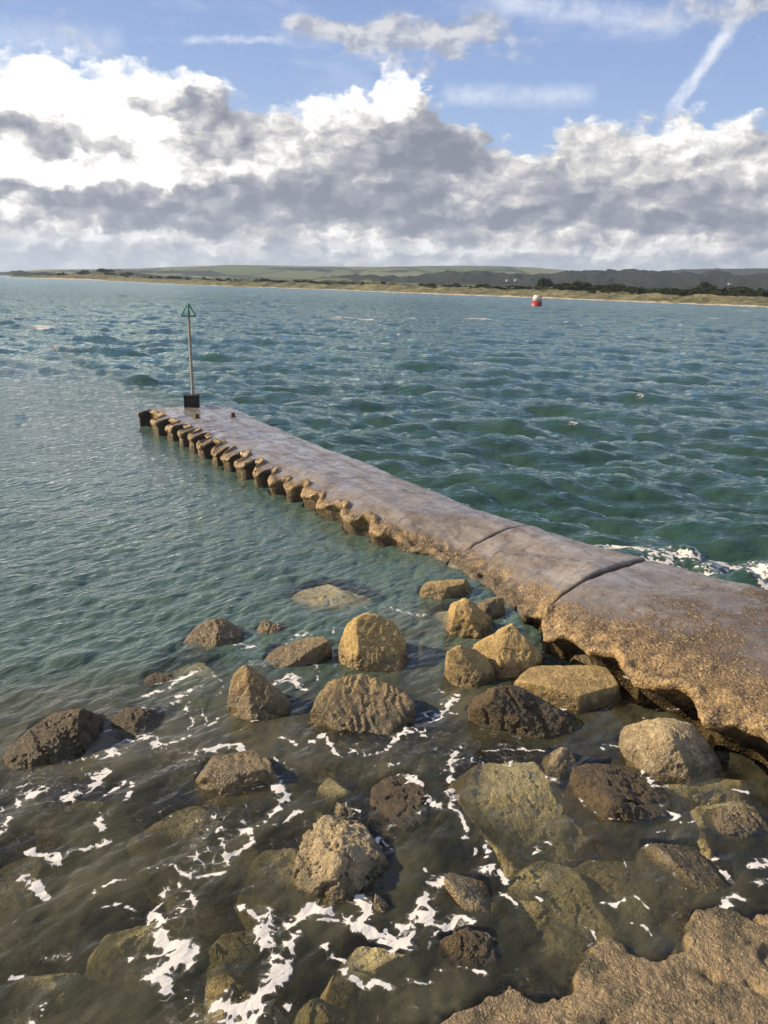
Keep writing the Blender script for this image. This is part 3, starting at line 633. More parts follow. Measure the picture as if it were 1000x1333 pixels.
def jetty_mat():
    m, t, out = new_mat('weathered_wet_concrete')
    g = t.node('ShaderNodeNewGeometry'); tc = g.outputs['Position']
    z = t.node('ShaderNodeSeparateXYZ', Vector=tc).outputs[2]
    lip = t.attr('lip'); sa = t.attr('along')
    n1 = t.noise(tc, 1.1, 6, 0.62); n2 = t.noise(tc, 7, 6, 0.65); n3 = t.noise(tc, 40, 4, 0.6)
    st_ = t.noise(t.v('MULTIPLY', t.v('ADD', tc, (0, 0, 0)), (1, 1, 1)), 2.4, 5, 0.7)
    top = t.mixc(t.mapr(t.m('ADD', t.m('MULTIPLY', n1, .5), t.m('MULTIPLY', n2, .5)), 0.38, 0.62), (0.118, 0.100, 0.082), (0.275, 0.245, 0.208))
    top = t.mixc(t.mapr(n2, 0.56, 0.68, 0, 0.6), top, (0.085, 0.066, 0.05))
    # streaks of silt and wet running along the slab
    al_ = t.v('MULTIPLY', t.node('ShaderNodeVectorRotate', {'rotation_type': 'Z_AXIS'}, Vector=tc, Angle=-0.58).outputs[0], (3.0, 0.7, 1))
    sk = t.noise(al_, 1.5, 6, 0.68)
    top = t.mixc(t.mapr(sk, 0.50, 0.66, 0, 0.65), top, (0.10, 0.075, 0.055))
    top = t.mixc(t.mapr(sk, 0.34, 0.46, 0.55, 0), top, (0.30, 0.275, 0.255))
    ck = t.mapr(t.voro(t.v('MULTIPLY_ADD', t.noise(tc, 2.2, 5, 0.6, out=1), (.5, .5, 0), tc), 0.55, 'DISTANCE_TO_EDGE'), 0.0, 0.016, 1, 0)
    top = t.mixc(t.m('MULTIPLY', t.m('MULTIPLY', ck, t.mapr(n2, 0.42, 0.55)), 0.7), top, (0.03, 0.024, 0.02))
    brown = t.mixc(t.mapr(t.m('ADD', t.m('MULTIPLY', n2, .6), t.m('MULTIPLY', n3, .4)), 0.4, 0.6), (0.062, 0.040, 0.019), t.mixc(lip, (0.125, 0.09, 0.05), (0.33, 0.22, 0.095)))
    near = t.mapr(sa, 15.8, 19.0, 0, 0.60)
    fac = t.m('ADD', t.m('MULTIPLY', lip, 0.85), near)
    fac = t.mapr(t.m('MULTIPLY_ADD', t.m('SUBTRACT', n2, 0.5), 1.3, t.m('MULTIPLY_ADD', t.m('SUBTRACT', n1, 0.5), 1.5, fac)), 0.20, 0.80, 0, 1, True)
    c = t.mixc(fac, top, brown)
    # barnacles and grit: each cell its own tone
    def grit(sc):
        vn = t.n.new('ShaderNodeTexVoronoi'); t.put(vn.inputs['Vector'], tc); t.put(vn.inputs['Scale'], sc)
        r_ = t.node('ShaderNodeSeparateXYZ', Vector=vn.outputs['Color']).outputs[0]
        core = t.mapr(vn.outputs['Distance'], 0.30, 0.55, 1, 0)
        return t.m('MULTIPLY', core, t.mapr(r_, 0.74, 0.90)), t.m('MULTIPLY', core, t.mapr(r_, 0.45, 0.25)), core
    l1, d1, c1 = grit(23); l2, d2, c2 = grit(47)
    pat = t.mapr(t.noise(tc, 3.2, 5, 0.7), 0.36, 0.58, 0.12, 1)
    fg = t.m('MAXIMUM', fac, t.mapr(sa, 6, 16, 0.12, 0.40))
    bb = t.m('MULTIPLY', t.m('MULTIPLY', t.m('MAXIMUM', l1, l2), pat), fg)
    dk = t.m('MULTIPLY', t.m('MULTIPLY', t.m('MAXIMUM', d1, d2), pat), fg)
    c = t.mixc(t.m('MULTIPLY', dk, 0.75), c, (0.045, 0.032, 0.018))
    c = t.mixc(t.m('MULTIPLY', bb, 0.70), c, (0.46, 0.35, 0.19))
    c = t.mixc(t.m('MULTIPLY', t.attr('tooth_shade'), 0.9), c, (0.018, 0.016, 0.011))  # shade and wet of the camera-facing tooth walls, put into the colour
    wl = t.mapr(t.m('MULTIPLY_ADD', t.m('SUBTRACT', n2, 0.5), 0.2, z), 0.05, 0.22, 1, 0, True)
    c = t.mixc(t.m('MULTIPLY', wl, 0.75), c, (0.035, 0.028, 0.018))
    rg = t.mapr(t.m('ADD', t.m('MULTIPLY', n1, .5), t.m('MULTIPLY', sk, .5)), 0.42, 0.58, 0.10, 0.48)
    rg = t.m('MAXIMUM', rg, t.m('MULTIPLY', fac, 0.62))
    h = t.m('ADD', t.m('MULTIPLY', n2, 1.0), t.m('MULTIPLY', n3, t.mapr(fac, 0, 1, 0.55, 0.3))); h = t.m('ADD', h, t.m('MULTIPLY', t.m('MULTIPLY', t.m('ADD', c1, t.m('MULTIPLY', c2, 0.5)), fac), 0.55))
    film = t.m('MULTIPLY', t.mapr(sk, 0.40, 0.62, 0.80, 0.10), t.mapr(fac, 0.2, 0.8, 1, 0.1))
    film = t.m('MULTIPLY', film, t.mapr(sa, 6, 17, 1.0, 0.25))
    b = t.node('ShaderNodeBsdfPrincipled', Base_Color=c, Roughness=rg, Normal=t.bump(h, t.mapr(fac, 0, 1, 0.42, 0.65), 0.022), Coat_Weight=film, Coat_Roughness=0.12, Coat_Normal=t.bump(n2, 0.12, 0.02))
    t.l.new(b.outputs[0], out.inputs[0]); return m
M['jetty'] = jetty_mat()
jroot = empty('concrete_jetty', (float(JO[0] + JU[0] * 8 - JN[0] * 1.5), float(JO[1] + JU[1] * 8 - JN[1] * 1.5), 0))
tag(jroot, 'long low concrete jetty with notched teeth along one worn edge, running out to sea', 'jetty')
s1m = seam_s(seam1, -1.5); s2m = seam_s(seam2, -1.5)
for (a, b, lift, sd_, sn, sf) in ((-1.12, s2m, 0.0, 1, seam2, None), (s2m, s1m, 0.025, 2, seam1, seam2), (s1m, 29.0, 0.0, 3, None, seam1)):
    V, Fq, lp, sv, shp, shdv = slab_section(a, b, lift, sd_, sn, sf)
    # end caps
    nr, nc = shp
    caps = []
    for r_ in (0, nr - 1):
        c0 = len(V); V = np.vstack([V, V[r_ * nc:(r_ + 1) * nc].mean(0)[None, :]]); lp = np.append(lp, 0.3); sv = np.append(sv, sv[r_ * nc]); shdv = np.append(shdv, 0.0)
        for k in range(nc - 1): caps.append((r_ * nc + k, r_ * nc + k + 1, c0, c0))
    SOLIDS.append((V.copy(), Fq))
    loc = np.array(jroot.location)
    me = bpy.data.meshes.new('slab')
    me = mesh_np('slab', V - loc, Fq, {'lip': lp, 'along': sv, 'tooth_shade': shdv})
    bm = bmesh.new(); bm.from_mesh(me); bm.verts.ensure_lookup_table()
    for q in caps:
        try: bm.faces.new([bm.verts[q[0]], bm.verts[q[1]], bm.verts[q[2]]])
        except ValueError: pass
    bmesh.ops.recalc_face_normals(bm, faces=bm.faces)
    bm.to_mesh(me); bm.free()
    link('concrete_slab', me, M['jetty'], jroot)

# stubs of bolts on the jetty top
M['rust'] = simple_mat('rusted_iron', (0.10, 0.055, 0.03), 0.7, 0.2, 0.5, 20, 0.5)
for (px, py, r_, lab) in ((256, 545, .10, 'short rusty bolt stub on the jetty below the marker post'), (303, 543, .09, 'small rounded iron stub right of the marker post on the jetty')):
    q = at(px, py, .5)
    bm = bmesh.new(); lathe(bm, [(r_ * 1.25, -.05), (r_ * 1.25, .03), (r_ * .8, .035), (r_ * .85, .10), (r_ * .5, .14), (r_ * .1, .15)], 14)
    tag(bm_obj('bolt_stub', bm, M['rust'], None, tuple(q), True), lab, 'iron stub', 'iron stubs on the jetty')

# marker post
M['black'] = simple_mat('black_paint', (0.012, 0.012, 0.013), 0.55, 0, 0.3, 8)
M['pole'] = simple_mat('galvanised_pole', (0.36, 0.34, 0.30), 0.5, 0.3, 0.35, 9, 0.2, (0.22, 0.18, 0.14))
M['green'] = simple_mat('green_paint', (0.02, 0.23, 0.115), 0.45, 0, 0.3, 9)
pb = at(250, 530.5, .50); Yp = float(pb[1])
z_top = float(ptY(252, 395, Yp)[2]); z_mark = float(ptY(252, 411.5, Yp)[2])
pr = empty('marker_post', (float(pb[0]), Yp, 0.47))
tag(pr, 'slim grey post topped by a green triangle, rising from a black box', 'marker post')
zt_, zm_ = z_top - 0.47, z_mark - 0.47
bm = bmesh.new(); box(bm, (0, 0, .225), (.40, .40, .43), 0.12, .012)
for sx in (-.203, .203):
    for sy in (-.203, .203): box(bm, (sx * math.cos(.12) - sy * math.sin(.12), sx * math.sin(.12) + sy * math.cos(.12), .225), (.04, .04, .46), 0.12, .005)
for zz in (.02, .435):
    box(bm, (0, 0, zz), (.43, .43, .028), 0.12, .005)
bm_obj('base_box', bm, M['black'], pr)
bm = bmesh.new(); tube(bm, (.045, 0, .40), (-.005, 0, zm_ + .02), .048, 16, .042); tube(bm, (-.005, 0, zm_ + .02), (-.005, 0, zt_ - .06), .02, 10)
for zz in (0.47, zm_ - .04): tube(bm, (.04 if zz < 1 else -.003, 0, zz), (.04 if zz < 1 else -.003, 0, zz + .05), .062, 16)
bm_obj('pole', bm, M['pole'], pr, smooth=False)
def tri_frame(rot):
    bm = bmesh.new(); hw = .235; t_ = .021
    A, B, Cc = Vector((-hw, 0, zm_)), Vector((hw, 0, zm_)), Vector((0, 0, zt_))
    R_ = Matrix.Rotation(rot, 3, 'Z')
    o = Vector((-.005, 0, 0))
    for p_, q_ in ((A, B), (B, Cc), (Cc, A)): tube(bm, R_ @ p_ + o, R_ @ q_ + o, t_, 8)
    return bm
for rot in (0.1, 0.1 + math.pi / 2): bm_obj('triangle_frame', tri_frame(rot), M['green'], pr)
SOLID_POST = True

# buoy
M['red'] = simple_mat('red_buoy_paint', (0.34, 0.03, 0.028), 0.45, 0, 0.35, 0.8, 0.1)
M['white'] = simple_mat('white_buoy_paint', (0.52, 0.49, 0.47), 0.5, 0, 0.2, 0.8, 0.1, (0.6, 0.45, 0.42))
bq = at(698.5, 398, 0)
br = empty('channel_buoy', (float(bq[0]), float(bq[1]), -0.25)); br.rotation_euler = (0.03, 0.06, 0)
tag(br, 'red and white can buoy floating off the far beach, tilted slightly', 'buoy')
bm = bmesh.new(); lathe(bm, [(1.45, -.6), (1.66, -.3), (1.68, .35), (1.62, .45), (1.40, 1.60)], 36); bm_obj('float', bm, M['red'], br, smooth=True)
bm = bmesh.new(); lathe(bm, [(1.402, 1.602), (1.16, 3.05), (1.08, 3.12)], 36); bm_obj('upper_band', bm, M['white'], br, smooth=True)
bm = bmesh.new(); lathe(bm, [(1.12, 3.11), (1.15, 3.14), (1.15, 3.22), (1.0, 3.26)], 36); bm_obj('top_rim', bm, M['white'], br, smooth=True)
bm = bmesh.new(); lathe(bm, [(.16, 3.25), (.16, 3.42), (.10, 3.50)], 16); bm_obj('lantern', bm, M['white'], br, smooth=True)
for s_ in (-1, 1):
    bm = bmesh.new(); tube(bm, (s_ * .7, -.3, 3.2), (s_ * .7, .3, 3.2), .05, 8); tube(bm, (s_ * .7, -.3, 3.2), (s_ * .7, -.3, 3.42), .05, 8); tube(bm, (s_ * .7, .3, 3.2), (s_ * .7, .3, 3.42), .05, 8); tube(bm, (s_ * .7, -.3, 3.4), (s_ * .7, .3, 3.4), .05, 8)
    bm_obj('lifting_eye', bm, M['black'], br)

# ---------------------------------------------------------------- ROCK LEDGE (bottom right)
led_px = [(380, 1420), (500, 1352), (575, 1326), (636, 1292), (668, 1283), (700, 1303), (745, 1282), (754, 1238), (790, 1221), (818, 1231), (857, 1246), (884, 1230), (898, 1187), (926, 1176), (952, 1182), (980, 1195), (1002, 1184), (1060, 1150), (1200, 1130), (1500, 1200), (1500, 1900), (470, 1900)]
led = np.array([at(px, py, 0.02)[:2] for px, py in led_px])
def sdist(poly, X, Y):
    d = np.full(X.shape, 1e9); inside = np.zeros(X.shape, bool)
    n = len(poly)
    for i in range(n):
        a, b = poly[i], poly[(i + 1) % n]
        ab = b - a; t_ = np.clip(((X - a[0]) * ab[0] + (Y - a[1]) * ab[1]) / (ab @ ab), 0, 1)
        d = np.minimum(d, np.hypot(X - a[0] - t_ * ab[0], Y - a[1] - t_ * ab[1]))
        c = ((a[1] > Y) != (b[1] > Y)) & (X < (b[0] - a[0]) * (Y - a[1]) / (b[1] - a[1] + 1e-12) + a[0])
        inside ^= c
    return np.where(inside, d, -d)
nx, ny = 420, 330
gx, gy = np.meshgrid(np.linspace(-0.9, 5.6, nx), np.linspace(2.3, 6.0, ny))
X, Y = gx.ravel(), gy.ravel()
wx = X + fbm2(X, Y, 4.5, 4, 61) * 0.07; wy = Y + fbm2(X + 9, Y, 4.5, 4, 62) * 0.07
sdv = sdist(led, wx, wy)
Zl = -0.75 + 0.78 * sstep(-0.14, 0.05, sdv) + 0.06 * sstep(0.0, 0.7, sdv) + 0.06 * sstep(0.5, 2.0, sdv)
Zl += (fbm2(X, Y, 1.4, 3, 63) * 0.03 + fbm2(X, Y, 9, 4, 64) * 0.010) * sstep(-0.1, 0.2, sdv) + 0.010 * fbm2(X, Y, 22, 3, 66)
rd_ = ridged(np.stack([X * 1.3, Y * 1.3, X * 0], 1), 2, seed=65); Zl -= 0.05 * sstep(1.25, 1.5, rd_) * sstep(0.1, 0.3, sdv)
LV = np.stack([X, Y, Zl], 1); LF = grid_faces(ny, nx)
SOLIDS.append((LV.copy(), LF))
lo = np.array([2.2, 4.0, 0.0])
M['ledge'] = rock_mat('barnacled_ledge', (0.42, 0.315, 0.170), (0.15, 0.112, 0.062), 0.30, barn=0.85, bstr=0.7, wetcol=(0.20, 0.145, 0.075))
tag(link('rock_ledge', mesh_np('rock_ledge', LV - lo, LF), M['ledge'], None, tuple(lo)), 'broad barnacle crusted rock ledge filling the bottom right corner', 'rock ledge')

# ---------------------------------------------------------------- SEABED
def bed_z(X, Y):
    s_ = (X - JO[0]) * JU[0] + (Y - JO[1]) * JU[1]; tt = (X - JO[0]) * JN[0] + (Y - JO[1]) * JN[1]
    z = -0.62 - 0.055 * np.maximum(Y - 7, 0) - 0.05 * np.maximum(-X - 2, 0)
    z = np.where(tt > -0.2, z - 0.7 * sstep(-0.2, 1.5, tt), z)
    return np.maximum(z, -6) + fbm2(X, Y, 0.9, 4, 71) * 0.14
nb = 200
gx, gy = np.meshgrid(np.linspace(-30, 30, 2 * nb), np.linspace(-6, 44, nb))
BX, BY = gx.ravel(), gy.ravel(); BZ = bed_z(BX, BY)
SOLID_BED = (np.stack([BX, BY, BZ], 1), grid_faces(nb, 2 * nb))
M['bed'] = rock_mat('pebbly_seabed', (0.24, 0.20, 0.11), (0.08, 0.066, 0.036), -9.0, wetamt=0.0)
tag(link('seabed', mesh_np('seabed', *SOLID_BED), M['bed']), kind='structure')

# ---------------------------------------------------------------- WATER
def ocean_tile(size, n, wind, wdir, lam_min, lam_max, spread=2.0, seed=1):
    rs = np.random.default_rng(seed)
    k1 = 2 * np.pi * np.fft.fftfreq(n, size / n); kx, ky = np.meshgrid(k1, k1); k = np.hypot(kx, ky); k[0, 0] = 1
    L = wind ** 2 / 9.81
    cosw = (kx * wdir[0] + ky * wdir[1]) / k
    ph = np.exp(-1 / (k * L) ** 2) / k ** 3.6 * (np.abs(cosw) ** spread) * np.where(cosw < 0, 0.15, 1)
    ph *= np.exp(-(k * lam_min / 6.283) ** 4) * (1 - np.exp(-(k * lam_max / 6.283) ** 4)); ph[0, 0] = 0
    h = np.sqrt(ph) * (rs.normal(size=(n, n)) + 1j * rs.normal(size=(n, n)))
    z = np.fft.ifft2(h).real; sc = 1 / z.std()
    dx = np.fft.ifft2(-1j * kx / k * h).real * sc; dy = np.fft.ifft2(-1j * ky / k * h).real * sc
    hx = h * sc
    jxx = np.fft.ifft2(kx * kx / k * hx).real; jyy = np.fft.ifft2(ky * ky / k * hx).real
    return dict(size=size, n=n, z=z * sc, dx=dx, dy=dy, j=jxx + jyy)
def samp(tile, key, X, Y):
    n = tile['n']; u = X / tile['size'] * n; v = Y / tile['size'] * n
    i = np.floor(u).astype(np.int64); j = np.floor(v).astype(np.int64); fu, fv = u - i, v - j
    A = tile[key]; i0, i1, j0, j1 = i % n, (i + 1) % n, j % n, (j + 1) % n
    return (A[j0, i0] * (1 - fu) + A[j0, i1] * fu) * (1 - fv) + (A[j1, i0] * (1 - fu) + A[j1, i1] * fu) * fv
wd = np.array([-0.30, -0.954])
TA = ocean_tile(91.0, 768, 6.5, wd, 0.5, 5.2, 2.0, 3)
TB = ocean_tile(17.3, 512, 4.0, np.array([-0.15, -0.99]), 0.14, 1.9, 2.4, 4)
TC = ocean_tile(9.7, 512, 3.0, np.array([0.80, -0.60]), 0.10, 0.55, 3.0, 5)

def chaikin(p, n=2):
    p = np.asarray(p, float)
    for _ in range(n):
        q = np.empty((2 * len(p) - 2, p.shape[1])); q[0::2] = p[:-1] * .75 + p[1:] * .25; q[1::2] = p[:-1] * .25 + p[1:] * .75
        p = np.vstack([p[:1], q, p[-1:]])
    return p
# foam streaks on the water: photo polyline, half width in metres, strength
FOAM = [
 ([(213, 1165), (200, 1185), (212, 1212), (220, 1233), (240, 1234), (230, 1257), (208, 1272), (213, 1296)], .085, 1.0), ([(168, 1250), (200, 1243), (240, 1235)], .04, .9),
 ([(300, 1120), (285, 1080), (330, 1075), (320, 1108), (300, 1112)], .03, .9), ([(240, 1132), (262, 1140), (290, 1132)], .05, .9), ([(232, 1150), (250, 1160), (258, 1175)], .04, .9),
 ([(26, 1140), (50, 1158), (60, 1164)], .06, .9), ([(40, 1108), (72, 1122)], .05, .9), ([(88, 1108), (112, 1108), (135, 1095)], .05, .8), ([(96, 1172), (120, 1162)], .04, .8), ([(130, 1154), (165, 1145)], .025, .8),
 ([(104, 1190), (140, 1178), (170, 1184)], .02, .8), ([(90, 1040), (120, 1025), (135, 1000)], .06, .9), ([(140, 1030), (160, 1015), (175, 1018), (172, 1040)], .04, .8), ([(126, 1058), (130, 1080)], .03, .7),
 ([(0, 1055), (30, 1040), (50, 1028)], .10, .8), ([(0, 1085), (8, 1070)], .08, .8), ([(60, 1010), (100, 990), (130, 985)], .06, .55), ([(145, 985), (170, 958), (195, 962), (205, 975)], .10, .8), ([(215, 970), (240, 962), (252, 955)], .04, .8),
 ([(190, 905), (230, 890), (262, 872)], .10, .75), ([(230, 915), (240, 900), (262, 893)], .07, .75), ([(244, 905), (248, 930), (244, 945)], .02, .8), ([(258, 900), (266, 925), (262, 940)], .02, .7), ([(280, 880), (290, 890), (282, 905)], .03, .8), ([(272, 940), (290, 930)], .03, .8),
 ([(272, 980), (310, 972), (322, 976)], .04, .9), ([(325, 990), (345, 982), (370, 995)], .03, .9), ([(362, 1018), (376, 1030), (372, 1042), (352, 1055)], .06, .9), ([(345, 1065), (360, 1075), (385, 1055)], .04, .8),
 ([(360, 890), (372, 880), (384, 878), (378, 892), (395, 900)], .07, .95), ([(405, 860), (415, 872), (412, 885)], .03, .7), ([(432, 852), (428, 832), (438, 820)], .03, .7), ([(310, 842), (340, 838), (372, 830), (400, 825)], .16, .62), ([(420, 812), (445, 806), (475, 792)], .12, .5), ([(320, 860), (345, 872)], .07, .45),
 ([(505, 790), (530, 800), (548, 802)], .10, .6), ([(535, 812), (552, 808)], .06, .6), ([(412, 967), (425, 962)], .05, .9), ([(432, 962), (436, 978), (442, 985)], .025, .9), ([(358, 962), (382, 964), (394, 970)], .02, .9), ([(480, 986), (505, 975), (520, 960), (530, 950), (528, 945)], .04, 1.0), ([(528, 946), (545, 955), (560, 952), (548, 942)], .03, .9), ([(550, 945), (575, 935), (585, 920), (598, 905)], .05, .85), ([(562, 910), (578, 918), (590, 930)], .035, .8), ([(550, 928), (566, 936)], .02, .8),
 ([(565, 890), (578, 902)], .03, .7), ([(505, 998), (520, 994)], .02, .8), ([(525, 1012), (545, 1026), (570, 1045), (595, 1048), (590, 1030)], .04, .95), ([(582, 1020), (590, 1005), (590, 985), (600, 972)], .035, .85), ([(592, 1050), (606, 1070), (600, 1090)], .02, .95), ([(596, 992), (610, 985), (622, 992)], .025, .7),
 ([(625, 975), (660, 978), (690, 970), (720, 985), (750, 985)], .02, .75), ([(745, 1002), (778, 1010)], .02, .8), ([(716, 1012), (730, 1016)], .03, .85), ([(782, 975), (792, 970), (812, 972)], .03, .9),
 ([(335, 1190), (360, 1200), (385, 1190), (405, 1178), (432, 1182)], .075, 1.0), ([(350, 1200), (345, 1230), (352, 1255), (350, 1280), (335, 1300), (330, 1333)], .075, 1.0), ([(380, 1222), (372, 1245), (356, 1280)], .06, .95), ([(333, 1195), (318, 1188)], .04, .9), ([(420, 1192), (440, 1198)], .03, .9),
 ([(460, 1165), (478, 1185), (470, 1205), (450, 1208), (480, 1218), (510, 1228), (528, 1235), (540, 1220), (536, 1210)], .06, .95), ([(424, 1232), (440, 1250), (450, 1265), (462, 1280), (480, 1288), (505, 1290)], .04, .9), ([(508, 1212), (515, 1220)], .03, .9), ([(535, 1275), (550, 1278), (556, 1270)], .03, .8),
 ([(580, 1148), (560, 1152), (550, 1170), (565, 1180), (548, 1192), (565, 1202), (590, 1205), (610, 1200)], .07, 1.0), ([(630, 1140), (650, 1135), (658, 1142)], .05, .9), ([(650, 1160), (664, 1170), (668, 1180)], .03, .8), ([(555, 1130), (565, 1140)], .025, .8), ([(628, 1095), (640, 1105), (650, 1115), (640, 1120)], .035, .8), ([(612, 1120), (620, 1105)], .02, .8), ([(490, 1092), (505, 1100), (512, 1095)], .03, .85),
 ([(570, 1254), (600, 1258), (630, 1264)], .02, .9), ([(636, 1222), (648, 1224)], .03, .9), ([(560, 1232), (572, 1226), (580, 1212)], .02, .8), ([(610, 1208), (624, 1206)], .02, .9),
 ([(0, 1326), (15, 1330)], .06, .8), ([(8, 1276), (26, 1272)], .03, .9), ([(50, 1255), (62, 1250)], .05, .5), ([(50, 1320), (62, 1312)], .05, .7), ([(290, 1305), (330, 1312), (300, 1333)], .10, .8), ([(360, 1320), (372, 1312)], .04, .8),
 ([(758, 1040), (765, 1055), (777, 1057)], .02, .9), ([(870, 1055), (885, 1060), (876, 1068)], .03, .9), ([(850, 1082), (862, 1081)], .02, .9), ([(885, 1072), (900, 1068)], .02, .9), ([(730, 1090), (720, 1098), (700, 1096), (695, 1110)], .05, .55), ([(667, 1135), (680, 1140)], .04, .6), ([(698, 1165), (705, 1172)], .03, .9), ([(777, 1178), (795, 1182), (808, 1174)], .018, .95), ([(826, 1172), (840, 1180)], .02, .9), ([(818, 1118), (822, 1132)], .012, .9),
 ([(930, 1124), (945, 1138), (952, 1142)], .03, .85), ([(985, 1128), (1000, 1120)], .05, .8), ([(985, 1150), (1000, 1146)], .04, .8), ([(925, 1198), (940, 1200), (948, 1175), (965, 1168)], .04, .9), ([(960, 1032), (975, 1036)], .02, .9), ([(770, 1210), (765, 1235)], .012, .7), ([(840, 1205), (850, 1212)], .02, .9),
 ([(690, 852), (700, 858)], .03, .5), ([(612, 850), (626, 838)], .03, .8), ([(650, 812), (665, 805), (672, 795)], .05, .7), ([(620, 800), (640, 790), (660, 782)], .06, .5), ([(800, 870), (815, 880), (823, 885)], .04, .6), ([(855, 925), (885, 925)], .03, .5), ([(830, 932), (842, 936)], .025, .5),
]
# breaker against the far side of the jetty
SURF = [([(800, 715), (835, 720), (880, 725), (920, 715), (960, 718), (1010, 722)], .20, .95), ([(845, 728), (900, 740), (950, 752), (1010, 775)], .20, .85), ([(930, 735), (970, 745), (1010, 755)], .45, .7), ([(900, 705), (950, 712), (1000, 708)], .35, .5),
        ([(760, 704), (790, 713)], .12, .7), ([(500, 608), (535, 622), (560, 634)], .14, .6), ([(610, 655), (660, 672), (700, 683)], .08, .45), ([(330, 536), (370, 555), (420, 576)], .14, .45), ([(310, 545), (330, 546)], .05, .2)]
CAPS = [((60, 428), 30, .6), ((78, 455), 22, .6), ((40, 425), 16, .4), ((455, 415), 26, .7), ((480, 417), 16, .6), ((625, 416), 22, .7), ((700, 398), 4, .1), ((665, 432), 10, .45), ((615, 476), 22, .55), ((605, 470), 14, .5), ((845, 458), 8, .45), ((957, 501), 8, .45), ((785, 433), 9, .45), ((575, 416), 12, .6), ((930, 415), 14, .5), ((985, 413), 10, .6), ((530, 396), 10, .5), ((150, 402), 18, .5), ((85, 403), 10, .5), ((170, 412), 10, .4), ((760, 425), 12, .5), ((880, 405), 12, .5), ((690, 445), 8, .4), ((890, 432), 8, .5), ((740, 412), 8, .4), ((970, 405), 12, .6), ((345, 395), 10, .4), ((310, 410), 8, .4), ((20, 415), 14, .4), ((245, 385), 10, .4), ((560, 505), 10, .35), ((700, 520), 8, .3), ((860, 560), 8, .3)]

